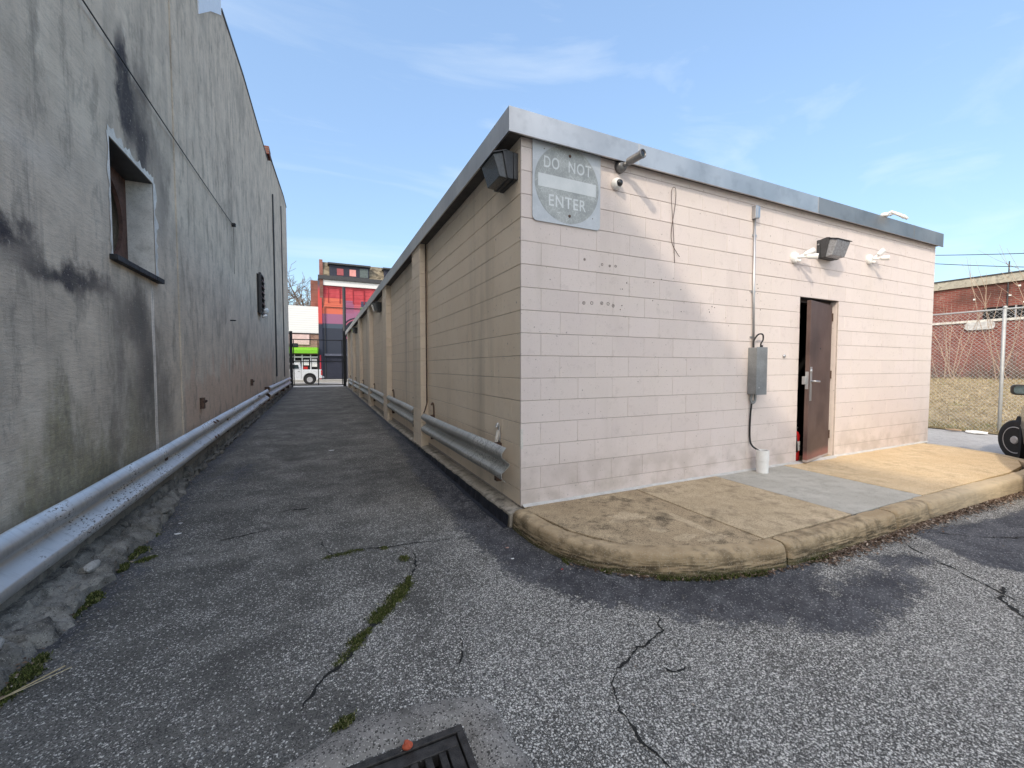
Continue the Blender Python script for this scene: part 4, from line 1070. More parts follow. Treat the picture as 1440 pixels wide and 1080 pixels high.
cutsk = [-1.5, 1.9, 2.75, 3.48, 4.25, 5.15, 6.3, 8.2, 12.0, 27.2]
for i, (a, c) in enumerate(zip(cutsk, cutsk[1:])): kerbstrip(a + .006, c - .006, i * 1.7)
def chunk(c, s, seed):
    import bmesh
    bm = bmesh.new(); bmesh.ops.create_icosphere(bm, subdivisions=2, radius=1)
    for v in bm.verts:
        f = 1 + .35 * fb(v.co.x * 1.1 + seed, v.co.y * 1.1, v.co.z * 1.1)
        v.co = Vector((v.co.x * s[0] * f, v.co.y * s[1] * f, v.co.z * s[2] * f)) + Vector(c)
    me = bpy.data.meshes.new('rubble'); bm.to_mesh(me); bm.free(); return me
pale = mat_concrete('pale_rubble', (.26, .25, .23), (.44, .43, .41), (.18, .17, .16), .5, .4)
for k, (x, y, s, lab) in enumerate([(-1.36, 3.52, (.03, .07, .03), 'pale broken concrete lump on the kerb beyond the moss'), (-1.39, 2.68, (.035, .06, .025), 'pale flat chunk of concrete on the near end of the broken kerb'), (-1.50, 6.15, (.08, .13, .08), 'rounded grey lump of concrete below the guard rail splice'),
                                     (-1.30, 4.6, (.05, .07, .03), 'small rubble lump at the edge of the broken kerb'), (-1.35, 2.35, (.05, .06, .03), 'nearest rubble lump at the foot of the stucco wall')]):
    me = chunk((x, y, .09 + GZ(y)), s, k * 3.3); me.materials.append(pale if k < 2 else M['broken']); o = link('rubble', me, label=lab, cat='rubble')

# ------------------------------------------------------------------ storm drain
dn = empty('storm_drain', 'cast iron storm drain grate in a rough concrete collar', 'drain', loc=(.155, 1.165, 0))
gx0, gx1, gy0, gy1 = GR
b = MB()
outer = [(-.62, .72), (-.55, 1.15), (-.42, 1.46), (-.07, 1.60), (.10, 1.67), (.26, 1.655), (.48, 1.61), (.605, 1.575), (.635, 1.50), (.64, 1.34), (.665, 1.16), (.70, .9), (.66, .66), (.1, .60)]
ou = resample(outer + [outer[0]], .03)[:-1]; n = len(ou); RN = 7
cxy = Vector(((gx0 + gx1) / 2, (gy0 + gy1) / 2))
def sqpt(v):
    d = v - cxy; hx_, hy_ = (gx1 - gx0) / 2, (gy1 - gy0) / 2; s = min(hx_ / abs(d.x) if abs(d.x) > 1e-6 else 9e9, hy_ / abs(d.y) if abs(d.y) > 1e-6 else 9e9); return cxy + d * s
for i, v in enumerate(ou):
    q = sqpt(v)
    v2 = v + (v - cxy).normalized() * (.02 * fb(v.x * 6, v.y * 6) + .008 * fb(v.x * 30, v.y * 30))
    for j in range(RN):
        t = j / (RN - 1); p = q.lerp(v2, t); z = .006 + .020 * math.sin(PI * min(1, t * 1.05)) ** .7 + .006 * fb(p.x * 9, p.y * 9) + .003 * fb(p.x * 40, p.y * 40)
        if j == 0: z = .002
        if j == RN - 1: z = -.012
        b.v.append((p.x, p.y, z))
for i in range(n):
    for j in range(RN - 1):
        a = i * RN + j; c = ((i + 1) % n) * RN + j; b.f.append((a, a + 1, c + 1, c))
o = rel(b, dn).obj('collar', M['collar'], dn, smooth=True)
fr = MB(); w = .028
fr.box(gx0, gx1, gy1 - w, gy1, -.06, .006).box(gx0, gx1, gy0, gy0 + w, -.06, .006).box(gx0, gx0 + w, gy0 + w, gy1 - w, -.06, .006).box(gx1 - w, gx1, gy0 + w, gy1 - w, -.06, .006)
rel(fr, dn).obj('frame', M['iron'], dn, bevel=.003)
ix0, ix1, iy0, iy1 = gx0 + w + .004, gx1 - w - .004, gy0 + w + .004, gy1 - w - .004
gt = MB(); rim = .045
gt.box(ix0, ix1, iy1 - rim, iy1, -.05, .0).box(ix0, ix1, iy0, iy0 + rim, -.05, .0).box(ix0, ix0 + rim, iy0 + rim, iy1 - rim, -.05, .0).box(ix1 - rim, ix1, iy0 + rim, iy1 - rim, -.05, .0)
gt.box(ix0 + rim, ix1 - rim, (iy0 + iy1) / 2 - .02, (iy0 + iy1) / 2 + .02, -.05, -.001)
rel(gt, dn).obj('grate_rim', M['iron'], dn, bevel=.003)
nb = 9; span = (ix1 - ix0 - 2 * rim); pitch = span / (nb + .45)
for k in range(nb + 1):
    if k == 0 or k == nb + 1: continue
    xa = ix0 + rim + k * pitch - .0
    rel(MB().box(xa - .011, xa + .016, iy0 + rim, iy1 - rim, -.05, -.002), dn).obj('bar', M['iron'], dn, bevel=.003)
rel(MB().box(gx0 - .05, gx1 + .05, gy0 - .05, gy1 + .05, -.9, -.85).box(gx0 - .05, gx0, gy0, gy1, -.85, -.06).box(gx1, gx1 + .05, gy0, gy1, -.85, -.06).box(gx0, gx1, gy0 - .05, gy0, -.85, -.06).box(gx0, gx1, gy1, gy1 + .05, -.85, -.06), dn).obj('pit', M['dark'], dn)
me = chunk((.262, 1.452, .018), (.019, .017, .011), 2.0); me.materials.append(simple('red_brick_bit', (.50, .10, .05), .8)); link('brick_chip', me, label='small red brick chip on the storm drain frame', cat='chip')
me = chunk((-.33, 1.72, .008), (.010, .008, .006), 5.0); me.materials.append(pale); link('pebble', me, label='single white pebble on the asphalt left of the storm drain', cat='pebble')

# ------------------------------------------------------------------ cracks, moss, litter
def crack(pts, w, seed, label):
    p = resample(pts, .012); b = MB()
    for i, v in enumerate(p):
        t = (p[min(i + 1, len(p) - 1)] - p[max(i - 1, 0)]).normalized(); nrm = Vector((-t.y, t.x))
        c = v + nrm * (.022 * fb(v.x * 6 + seed, v.y * 6) + .010 * fb(v.x * 26, v.y * 26, seed)); f = math.sin(PI * (i + .5) / len(p)) ** .5
        ww = max(.0009, w * f * (.85 + 1.5 * fb(v.x * 9, v.y * 9, seed + 5) + .9 * fb(v.x * 60, v.y * 60, seed)))
        z = GZ(v.y) + fb(v.x * .9, v.y * .9) * .006 + .0035
        b.v += [(c.x - nrm.x * ww, c.y - nrm.y * ww, z), (c.x + nrm.x * ww, c.y + nrm.y * ww, z)]
    for i in range(len(p) - 1): b.f.append((2 * i, 2 * i + 1, 2 * i + 3, 2 * i + 2))
    b.obj('crack', M['tar'], kind='structure', label=label)
CR = {'CR1': [(-.10, 1.80), (-.01, 1.93), (.10, 2.07), (.21, 2.23), (.33, 2.38), (.5, 2.65), (.59, 2.80), (.60, 3.0), (.55, 3.17)],
      'CR2': [(-.02, 3.6), (0.0, 3.41), (.07, 3.18), (.22, 3.24), (.52, 3.19), (.74, 3.18), (1.02, 3.12)],
      'CR3': [(1.71, 1.72), (1.61, 1.57), (1.47, 1.52), (1.32, 1.49), (1.2, 1.46), (1.12, 1.38), (1.07, 1.26), (1.06, 1.12), (1.07, 1.06), (1.07, .95), (1.10, .8)]}
crack(CR['CR1'], .010, 1, 'mossy crack running down the middle of the alley')
crack(CR['CR2'], .006, 2, 'cross crack level with the building corner')
crack(CR['CR3'], .0055, 3, 'long crack curving down from the kerb')
crack([(.62, 2.12), (.63, 1.94), (.58, 1.82), (.52, 1.73)], .004, 4, 'short crack right of the moss')
crack([(1.38, 1.42), (1.43, 1.34), (1.5, 1.33)], .006, 5, 'tiny side crack')
crack([(4.17, 1.68), (3.85, 1.14), (3.69, .85), (3.6, .5)], .006, 6, 'seam beside the dark patch')
crack([(4.47, 1.66), (4.9, 1.32), (6.2, .8)], .006, 7, 'far edge seam of the dark patch')
crack([(3.86, .98), (3.66, .93), (3.4, .72)], .014, 8, 'wide dark gap at the right edge')
crack([(-.75, 3.9), (-.55, 3.93), (-.4, 3.98)], .008, 9, 'short gouge in the left part of the alley')
crack([(-.4, 4.35), (-.3, 4.42), (-.12, 4.4)], .010, 10, 'dark gouge farther up the alley')
def tufts(b, pts, count, spread, h, w, zf=None, seed=0, fade=False):
    r_ = random.Random(seed); p = resample(pts, .01)
    for k in range(count):
        i = r_.randrange(len(p)); v = p[i] + Vector((.035 * fb(p[i].x * 7, p[i].y * 7, 2) + .012 * fb(p[i].x * 31, p[i].y * 31), .02 * fb(p[i].x * 9, p[i].y * 9, 5)))
        gate = fb(v.x * 5 + seed, v.y * 5, 7)
        if gate < -.02 - .1 * r_.random(): continue
        sp_ = spread * (.5 + max(0, gate) * 2.0)
        x = v.x + r_.gauss(0, sp_); y = v.y + r_.gauss(0, sp_); d = math.hypot(x - v.x, y - v.y) / (sp_ + 1e-6)
        z = (zf(x, y) if zf else GZ(y) + fb(x * .9, y * .9) * .006) + max(0, .010 * (1 - d * .5)) * r_.random()
        a = r_.random() * 6.28; ww = w * (.5 + r_.random()); hh = h * (.3 + r_.random())
        ca, sa = math.cos(a) * ww, math.sin(a) * ww
        b.add([(x - ca, y - sa, z), (x + ca, y + sa, z), (x + r_.gauss(0, h * .5) - sa, y + r_.gauss(0, h * .5) + ca, z + hh)], [(0, 1, 2)])
def stuffmesh(b, name, mat, **k):
    me = bpy.data.meshes.new(name); me.from_pydata(b.v, [], b.f); me.materials.append(mat); return link(name, me, **k)
b = MB(); tufts(b, [(.13, 2.14), (.21, 2.23), (.33, 2.38), (.5, 2.65), (.56, 2.76)], 5200, .016, .011, .0035, seed=1); tufts(b, [(.24, 2.27), (.33, 2.38), (.42, 2.52)], 3500, .014, .012, .0035, seed=11)
tufts(b, [(.51, 2.92), (.50, 3.02), (.42, 3.2)], 1600, .016, .011, .0035, seed=3); tufts(b, [(0, 3.2), (.22, 3.24), (.55, 3.2)], 1500, .014, .008, .003, seed=4); tufts(b, [(-.05, 1.85), (.05, 2.0), (.13, 2.12)], 900, .008, .008, .003, seed=5)
tufts(b, [(.02, 1.66), (.10, 1.68)], 900, .012, .009, .003, seed=6)
stuffmesh(b, 'crack_moss', M['moss'], label='green moss growing along the central alley crack', cat='moss', kind='stuff')
b = MB(); tufts(b, [(-1.24, 2.35), (-1.22, 2.75)], 5000, .022, .014, .005, seed=7); tufts(b, [(-1.26, 3.0), (-1.24, 3.5), (-1.27, 3.95), (-1.30, 4.3)], 9000, .022, .014, .005, seed=8)
tufts(b, [(-1.20, 3.7), (-1.1, 3.75)], 900, .015, .01, .004, seed=9)
stuffmesh(b, 'kerb_moss', M['moss'], label='dark green moss along the broken kerb on the left', cat='moss', kind='stuff')
b = MB(); base = [(v.x, v.y) for v in kp if 1.5 < v.x < 3.4 and v.y < 2.6]; base = [(x - .012, y - .02) for x, y in base]
tufts(b, base, 5200, .011, .022, .0030, seed=12)
stuffmesh(b, 'kerb_weeds', M['moss'], label='low green weeds along the foot of the curved kerb', cat='weeds', kind='stuff')
b = MB(); r_ = random.Random(5)
def leafy(x, y, z, s):
    a = r_.random() * 6.28; tz = r_.gauss(0, .35); ca, sa = math.cos(a), math.sin(a); e = s * (.25 + .3 * r_.random())
    b.add([(x + ca * s, y + sa * s, z + s * tz * .5 + .003), (x - sa * e, y + ca * e, z + .004 + abs(r_.gauss(0, .004))), (x - ca * s, y - sa * s, z + .002 + abs(r_.gauss(0, .006))), (x + sa * e, y - ca * e, z + .003)], [(0, 1, 2), (0, 2, 3)])
for v in kp:
    if v.y > 2.4 and v.x < 4: continue
    for k in range(26 if 3.2 < v.x < 8.4 else (5 if v.x < 3.2 else 6)):
        d = abs(r_.gauss(0, .05 if v.x > 3.2 else .025)) + .004
        leafy(v.x + r_.gauss(0, .03), v.y - d if v.x < 8.3 else v.y - d, .006, .006 + .012 * r_.random())
for k in range(420):
    y = 1.8 + r_.random() ** 1.5 * 9; x = -1.27 - (.15 if y > 5 else 0) + r_.gauss(0, .05); leafy(x, y, .02 + GZ(y), .004 + .010 * r_.random())
for k in range(260):
    x, y = r_.uniform(-1, 5), r_.uniform(.9, 9)
    if x > 1.4 and y > 1.7: continue
    leafy(x, y, .004 + GZ(y), .003 + .005 * r_.random())
stuffmesh(b, 'fallen_leaves', M['leaves'], label='dead leaf litter gathered along the kerbs', cat='leaves', kind='stuff')
# loose grit and paper scraps
b = MB()
for k in range(2600):
    x, y = r_.uniform(-1.2, 4.5), .8 + r_.random() ** 1.6 * 6
    if x > 1.42 and y > 1.65: continue
    s = .0015 + .0035 * r_.random() ** 2; z = GZ(y) + fb(x * .9, y * .9) * .006
    a = r_.random() * 3; ca, sa = math.cos(a) * s, math.sin(a) * s
    b.add([(x - ca, y - sa, z), (x + ca, y + sa, z), (x - sa, y + ca, z), (x, y, z + s * 1.4)], [(0, 1, 3), (1, 2, 3), (2, 0, 3)])
stuffmesh(b, 'grit', pale, label='loose pale grit scattered over the asphalt', cat='grit', kind='stuff')
def scrap(x, y, s, lab, mat, rot=0.0, nm='litter'):
    z = GZ(y) + .006; n = 7; b = MB()
    b.v = [(x, y, z + s * .12)] + [(x + s * (1 + .4 * fb(k * 2.2 + x, 1)) * math.cos(2 * PI * k / n + rot) * (1.0 if k % 2 else .7), y + s * .55 * math.sin(2 * PI * k / n + rot), z + s * .1 * abs(fb(k, x * 9))) for k in range(n)]
    b.f = [(0, 1 + k, 1 + (k + 1) % n) for k in range(n)]; b.obj(nm, mat, label=lab, cat='litter')
scrap(-1.08, 4.18, .035, 'white paper scrap beside the kerb left of the alley', M['white'])
scrap(-1.13, 4.45, .022, 'small white scrap just beyond the larger scrap by the left kerb', M['white'])
scrap(.15, 7.2, .06, 'crushed pale cup far up the alley', M['white'])
scrap(1.27, 2.80, .018, 'pinkish scrap on the dark sealed strip near the corner', simple('pink_paper', (.6, .35, .28), .7))
scrap(1.23, 2.62, .018, 'crumpled white scrap on the dark sealed strip near the corner', M['white'])
scrap(1.47, 2.34, .012, 'tiny red scrap against the curved kerb', M['red'])
b = MB().tube([(-1.22, 2.35, .02), (-1.08, 2.52, .014)], .003, 5).tube([(-1.21, 2.37, .016), (-1.05, 2.50, .012)], .002, 5)
tag(b.obj('straw', M['drygrass']), 'dry straw stalk lying at the lower left of the asphalt', 'straw')
# pale scuffs of bare mortar on the dark corner slab
b = MB()
r3 = random.Random(9)
for (cx_, cy_, rx, ry) in ((2.25, 2.62, .16, .10), (2.35, 2.12, .12, .05), (2.55, 2.02, .14, .035), (2.62, 2.32, .05, .20), (2.30, 2.30, .06, .05)):
    k = len(b.v); n = 22; b.v.append((cx_, cy_, .1515))
    for i in range(n):
        a = 2 * PI * i / n; f = 1 + .7 * fb(cx_ * 5 + math.cos(a) * 1.3, cy_ * 5 + math.sin(a) * 1.3, 2); b.v.append((cx_ + rx * f * math.cos(a), cy_ + ry * f * math.sin(a), .1513))
    b.f += [(k, k + 1 + i, k + 1 + (i + 1) % n) for i in range(n)]
b.obj('scuff_patches', M['slab_tan'], sw, kind='stuff')

# ------------------------------------------------------------------ fence on the right
fn = empty('chain_link_fence', 'galvanised chain link fence in front of the grass bank', 'fence', loc=(12.42, 3.3, 0))
for y in (-2.7, .3, 3.32, 6.3, 9.3):
    grel(MB().tube([(12.42, y, -.1), (12.42, y, 2.56)], .028, 12).lathe([(.034, 0), (.030, .03), (.01, .05)], (12.42, y, 2.55), (0, 0, 1), 12).obj('post', M['galv_dull'], fn, smooth=True))
grel(MB().tube([(12.42, -3, 2.535), (12.42, 10, 2.535)], .017, 8).obj('top_rail', M['galv_dull'], fn, smooth=True))
b = MB(); zz0, zz1 = .06, 2.52; hh = zz1 - zz0; p_ = .075
y = -3 - hh
while y < 9.3:
    for s in (1, -1):
        a = (y, zz0); c = (y + hh, zz1)
        if s < 0: a, c = (y, zz1), (y + hh, zz0)
        def clip(p, q):
            if p[0] < -3: t = (-3 - p[0]) / (q[0] - p[0]); p = (-3, p[1] + (q[1] - p[1]) * t)
            if q[0] > 9.3: t = (9.3 - p[0]) / (q[0] - p[0]); q = (9.3, p[1] + (q[1] - p[1]) * t)
            return p, q
        if c[0] <= -3: continue
        a, c = clip(a, c); b.tube([(12.40 + s * .002, a[0], a[1]), (12.40 + s * .002, c[0], c[1])], .0022, 3, cap=False)
    y += p_
grel(b.obj('wire_mesh', M['galv_dull'], fn, kind='stuff'))
def heap(x, y, s, lab, mat, nm):
    me = chunk((x, y, .05), s, x * 3 + y); me.materials.append(mat); link(nm, me, label=lab, cat='litter')
heap(12.12, 3.55, (.10, .16, .035), 'crumpled white plastic bag at the foot of the fence post', M['white'], 'plastic_bag')
heap(12.15, 3.08, (.09, .14, .04), 'crumpled yellow wrapper right of the fence post', simple('yellow_wrap', (.6, .45, .15), .6), 'wrapper')
heap(12.16, 3.9, (.06, .12, .02), 'flattened brown card left of the fence post', simple('brown_card', (.35, .24, .16), .8), 'cardboard')

# ------------------------------------------------------------------ red brick building on the right
def bpaint(g, col):
    n = g.noise(.8, 5, .6); d = g.step(g.z, 3.6, 4.3)
    col = g.mix(d * g.step(n, .35, .6) * .65, col, (.06, .035, .03)); return g.mix(g.step(g.noise(2.5, 4), .6, .7) * .3, col, (.42, .30, .26))
rb = empty('brick_warehouse', 'long red brick building behind the chain link fence', 'building', loc=(24, 4, 0))
M['redbrick'] = mat_brick('red_brick', (.23, .060, .048), (.30, .095, .075), (.25, .18, .16), 1, 'y', bpaint)
grel(MB().box(24.0, 34, -12, 24, 0, 4.62).obj('wall', M['redbrick'], rb))
grel(MB().box(23.9, 34.1, -12.1, 24, 4.63, 4.94).obj('parapet', mat_concrete('stained_parapet', (.34, .32, .27), (.50, .47, .40), (.07, .06, .05), .7, .2), rb))
grel(MB().box(23.88, 34.2, -12.15, 24.1, 4.945, 5.0).obj('coping', M['bronze'], rb))
grel(MB().box(23.93, 24.0, -12.0, 24, 3.17, 3.26).obj('stone_ledge', simple('pale_ledge', (.62, .60, .56), .8), rb))
wd = grel(MB().box(23.96, 24.0, 1.5, 6.98, 3.262, 3.72).obj('window', M['dark'], rb, label='dark strip window under the eaves'))
for y in np.arange(1.6, 6.9, .9): 
    o = MB().box(23.94, 23.98, y, y + .05, 3.262, 3.72).obj('mullion', M['galv'], wd)
    o.location = (0, 0, 0); 
for o in wd.children: o.location = (0, 0, 0)
grel(MB().tube([(23.95, 6.35, 3.7), (23.95, 6.35, 5.42)], .02, 6).obj('vent_pipe', M['bronze'], rb))
rs = random.Random(8)
b = MB()
for k in range(14): y = rs.uniform(4, 9); z = rs.uniform(3.7, 4.5); b.box(23.97, 24.0, y, y + .07, z, z + .06)
grel(b.obj('star_bolts', M['white'], rb))
sp_ = MB().prism(rrect(-.42, .42, -.15, .15, .12), -.02, .0, 0)
pp = link('wall_plate', sp_.mesh('wall_plate', simple('weathered_plate', (.5, .5, .5), .6, var=.3)), loc=(23.92, 7.05, 3.02)); tag(pp, 'pale blank oval plate below the ledge of the brick building', 'plate')
# bare saplings before the wall
def sapling(root_xy, n, seed, hgt, lab, grp):
    q = random.Random(seed); x, y = root_xy; z = bankz(x, y); b = MB()
    for k in range(n):
        az = q.random() * 6.28; l = hgt * (.5 + .5 * q.random()); lean = .12 + .30 * q.random(); p = Vector((x + q.gauss(0, .15), y + q.gauss(0, .2), z)); d = Vector((math.cos(az) * lean * .4, math.sin(az) * lean, 1)).normalized(); pts = [p]; seg = 6
        for s in range(seg): d = (d + Vector((q.gauss(0, .05), q.gauss(0, .08), .02))).normalized(); p = p + d * l / seg; pts.append(p)
        b.tube(pts, [.015 * (1 - .7 * i / seg) for i in range(seg + 1)], 4)
        for s in range(2, seg):
            if q.random() < .8:
                e = (d + Vector((q.gauss(0, .5), q.gauss(0, .7), .2))).normalized(); ll = l * .28 * q.random() + .2
                b.tube([pts[s], pts[s] + e * ll * .5, pts[s] + e * ll + Vector((0, 0, .1))], [.008, .006, .003], 3)
    o = rel2(b, (x, y, z)).obj('bare_sapling', M['twig'], label=lab, cat='sapling', group=grp); o.location = (x, y, z)
def rel2(b, l): b.v = [(v[0] - l[0], v[1] - l[1], v[2] - l[2]) for v in b.v]; return b
G_ = 'bare saplings before the brick building'
sapling((22.0, 5.9), 5, 11, 5.0, 'tall bare sapling clump right of the oval plate', G_)
sapling((22.6, 4.9), 6, 12, 5.4, 'tallest bare sapling clump behind the fence post', G_)
sapling((21.8, 7.1), 6, 13, 4.4, 'bare sapling clump left of the fence post near the oval plate', G_)
sapling((22.8, 7.9), 4, 14, 4.2, 'thin bare sapling close to the block building edge', G_)
b = MB(); q = random.Random(4)
for k in range(420):
    y = q.uniform(4.4, 9.2); x = 23.2 + q.gauss(0, .25); z = bankz(x, y); h = q.uniform(.2, .9) * (1.3 if 5.8 < y < 7 else .8)
    b.tube([(x, y, z), (x + q.gauss(0, .15), y + q.gauss(0, .3), z + h)], [.010, .003], 3, cap=False)
b.obj('brushwood', M['bark'], label='tangle of low bare brush along the foot of the brick wall', cat='brush', kind='stuff')
# overhead wires
for (ya, za, yb, zb, lab) in ((14, 6.9, 2, 4.85, 'upper overhead wire crossing the sky on the right'), (14, 6.5, 2, 4.35, 'lower overhead wire just above the brick parapet')):
    pts = [(22 , ya + (yb - ya) * t / 16, za + (zb - za) * t / 16) for t in range(17)]
    if 'upper' in lab: pts = [(22, 14 - 12 * t / 16, 5.75 + (6.16) * .0717 * (t / 16 * 12 - 6.16) * -1.0 * .43 ) for t in range(17)]
for (p0, p1, sag, lab) in (((22, 7.84, 5.77), (22, 5.51, 5.27), .02, 'upper overhead wire crossing the sky on the right'), ((22, 7.83, 5.44), (22, 5.49, 4.80), .05, 'lower overhead wire just above the brick parapet')):
    a, c = Vector(p0), Vector(p1); d = c - a; s0, s1 = a - d * 2.2, c + d * 2.2
    pts = [s0.lerp(s1, t / 20) + Vector((0, 0, -.25 * math.sin(PI * t / 20) + .25)) for t in range(21)]
    tag(MB().tube(pts, .013, 5).obj('overhead_wire', M['black']), lab, 'wire')

# ------------------------------------------------------------------ parked car at the right edge
def carmat():
    g = G('champagne_paint'); g.b.inputs['Coat Weight'].default_value = .6; return g.fin((.30, .29, .26), .35, .5, .5)
car = empty('parked_car', 'beige parked car cut off by the right edge of the picture', 'car')
M['carpaint'] = carmat(); M['tyre'] = simple('tyre_rubber', (.022, .022, .024), .8, var=.2); M['hub'] = simple('hubcap_silver', (.46, .46, .48), .4, .1, var=.1)
M['carglass'] = simple('car_glass', (.03, .045, .05), .06, 0, .8, var=.05)
def hull(sections):       # sections: list of (x, [(y,z)...]) -> loft, mirrored outline already complete
    b = MB(); m = len(sections[0][1])
    for x, pr in sections: b.v += [(x, y, z) for y, z in pr]
    for i in range(len(sections) - 1):
        for j in range(m): q = i * m; b.f.append((q + j, q + (j + 1) % m, q + m + (j + 1) % m, q + m + j))
    b.f.append(tuple(range(m))); b.f.append(tuple((len(sections) - 1) * m + j for j in range(m))); return b
def sec(w, zb, zs, zt, wt):
    h = [(w * .86, zb), (w * .97, zb + .08), (w, (zb + zs) / 2), (w * .97, zs - .05), (wt, zt)]
    return h + [(-y, z) for y, z in h[::-1]]
bs = [(2.10, sec(.55, .30, .55, .62, .45)), (2.02, sec(.70, .22, .62, .70, .58)), (1.75, sec(.80, .20, .72, .80, .66)), (1.3, sec(.84, .20, .84, .92, .70)), (.75, sec(.85, .20, .93, 1.0, .72)), (0, sec(.86, .20, .93, .98, .78)), (-1.2, sec(.86, .20, .95, 1.0, .78)), (-1.9, sec(.82, .24, .93, 1.0, .72)), (-2.15, sec(.70, .30, .80, .92, .62))]
hull(bs).obj('body', M['carpaint'], car, bevel=.02)
cs = [(.85, [(.70, .97), (.66, .99), (-.66, .99), (-.70, .97)]), (.15, [(.74, .96), (.58, 1.42), (-.58, 1.42), (-.74, .96)]), (-1.1, [(.74, .97), (.56, 1.44), (-.56, 1.44), (-.74, .97)]), (-1.8, [(.70, .98), (.60, 1.05), (-.60, 1.05), (-.70, .98)])]
hull(cs).obj('cabin', M['carglass'], car, bevel=.01)
MB().box(-1.0, .1, -.57, .57, 1.425, 1.462).obj('roof', M['carpaint'], car, bevel=.015)
def wheel(x, y, out, steer, lab=None):
    Mw = Matrix.Translation((x, y, .30)) @ Matrix.Rotation(steer, 4, 'Z')
    def w_(b): b.v = [tuple(Mw @ Vector(v)) for v in b.v]; return b
    t = w_(MB().lathe([(.20, .085), (.27, .09), (.295, .07), (.30, .0), (.295, -.07), (.27, -.09), (.20, -.085)], (0, 0, 0), (0, out, 0), 32)).obj('wheel', M['tyre'], car, smooth=True, label=lab)
    w_(MB().lathe([(.205, .05), (.205, .082), (.19, .088), (.17, .076), (.06, .085), (.05, .10), (.02, .104)], (0, 0, 0), (0, out, 0), 32)).obj('hubcap', M['hub'], t, smooth=False)
    b = MB()
    for k in range(9):
        a = 2 * PI * k / 9; b.box(.085, .165, -.014, .014, .0, .004, Matrix.Rotation(0, 4, 'Z'))
        n0 = len(b.v) - 8
        for i in range(n0, n0 + 8):
            vx, vy, vz = b.v[i]; b.v[i] = ((vx * math.cos(a) - vy * math.sin(a) * 1.0), out * (.079 + vz), (vx * math.sin(a) + vy * math.cos(a)))
    w_(b).obj('hub_slots', M['dark'], t)
    MBa = MB().lathe([(.345, -.30), (.345, .0)], (x, out * .843, .31), (0, out, 0), 28); MBa.obj('wheel_arch', M['dark'], car)
wheel(1.30, .80, 1, R(30), 'steered front wheel with silver hubcap'); wheel(1.30, -.74, -1, R(27)); wheel(-1.30, .76, 1, 0); wheel(-1.30, -.76, -1, 0)
mr = MB().prism(rrect(.84, 1.00, 1.0, 1.14, .045), .50, .62, 0); mo = mr.obj('mirror', M['black'], car, bevel=.012)
MB().prism(rrect(.86, .98, 1.02, 1.12, .035), .493, .499, 0).obj('mirror_glass', simple('mirror_glass', (.35, .45, .48), .08, .9, .8, var=.05), mo)
MB().box(.53, .60, .78, .90, 1.0, 1.05).obj('mirror_arm', M['black'], car)
MB().box(1.9, 2.06, .42, .68, .55, .66).obj('headlight', M['lens_light'], car, bevel=.02); MB().box(1.9, 2.06, -.68, -.42, .55, .66).obj('headlight', M['lens_light'], car, bevel=.02)
MB().box(-2.17, -2.0, .5, .72, .7, .86).obj('tail_light', M['red'], car, bevel=.02); MB().box(-2.17, -2.0, -.72, -.5, .7, .86).obj('tail_light', M['red'], car, bevel=.02)
heading = R(70)        # from +Y towards +X
ang = PI / 2 - heading
wl_ = Vector((1.30, .80, 0)); Mr = Matrix.Rotation(ang, 3, 'Z')
target = Vector((9.345, 2.27, 0)); car.rotation_euler = (0, 0, ang); car.location = target - Mr @ wl_

# ------------------------------------------------------------------ gate at the far end of the alley
gt = empty('alley_gate', 'dark metal gate frame closing the far end of the alley', 'gate', loc=(0, 27.3, .2))
M['gate'] = simple('gate_black', (.02, .022, .026), .6, var=.3)
MB().box(-1.585, -1.43, -.08, .08, -.1, 3.27).obj('post', M['gate'], gt); MB().box(1.30, 1.47, -.08, .08, -.1, 3.38).obj('post', M['gate'], gt)
for z in (2.80, 1.50, .10): MB().tube([(-1.43, 0, z), (1.30, 0, z)], .028, 6).obj('rail', M['gate'], gt)
for x in (-1.38, -.08, 1.25): MB().tube([(x, 0, .10), (x, 0, 2.80)], .026, 6).obj('upright', M['gate'], gt)
b = MB(); zz = .12; y = -1.4 - 2.7
while y < 1.3:
    for s in (1, -1):
        x0_, z0_, x1_, z1_ = y, .1, y + 2.7, 2.8
        if x0_ < -1.4: z0_ = .1 + (-1.4 - x0_); x0_ = -1.4
        if x1_ > 1.25: z1_ = 2.8 - (x1_ - 1.25); x1_ = 1.25
        if x1_ > x0_ + .02:
            if s < 0: z0_, z1_ = 2.9 - z0_, 2.9 - z1_
            b.tube([(x0_, s * .002, z0_), (x1_, s * .002, z1_)], .0016, 3, cap=False)
    y += .11
b.obj('wire_mesh', M['gate'], gt, kind='stuff')
fl = empty('gate_light', 'black flood light beside the left gate post', 'flood light', loc=(-1.42, 27.15, 2.62))
MB().box(0, .30, -.1, .05, -.10, .14).obj('housing', M['black'], fl, bevel=.04); MB().tube([(-.03, .05, 0), (.02, .0, 0)], .03, 8).obj('arm', M['black'], fl); MB().box(.03, .27, -.112, -.10, -.07, .10).obj('glass', M['lens'], fl)

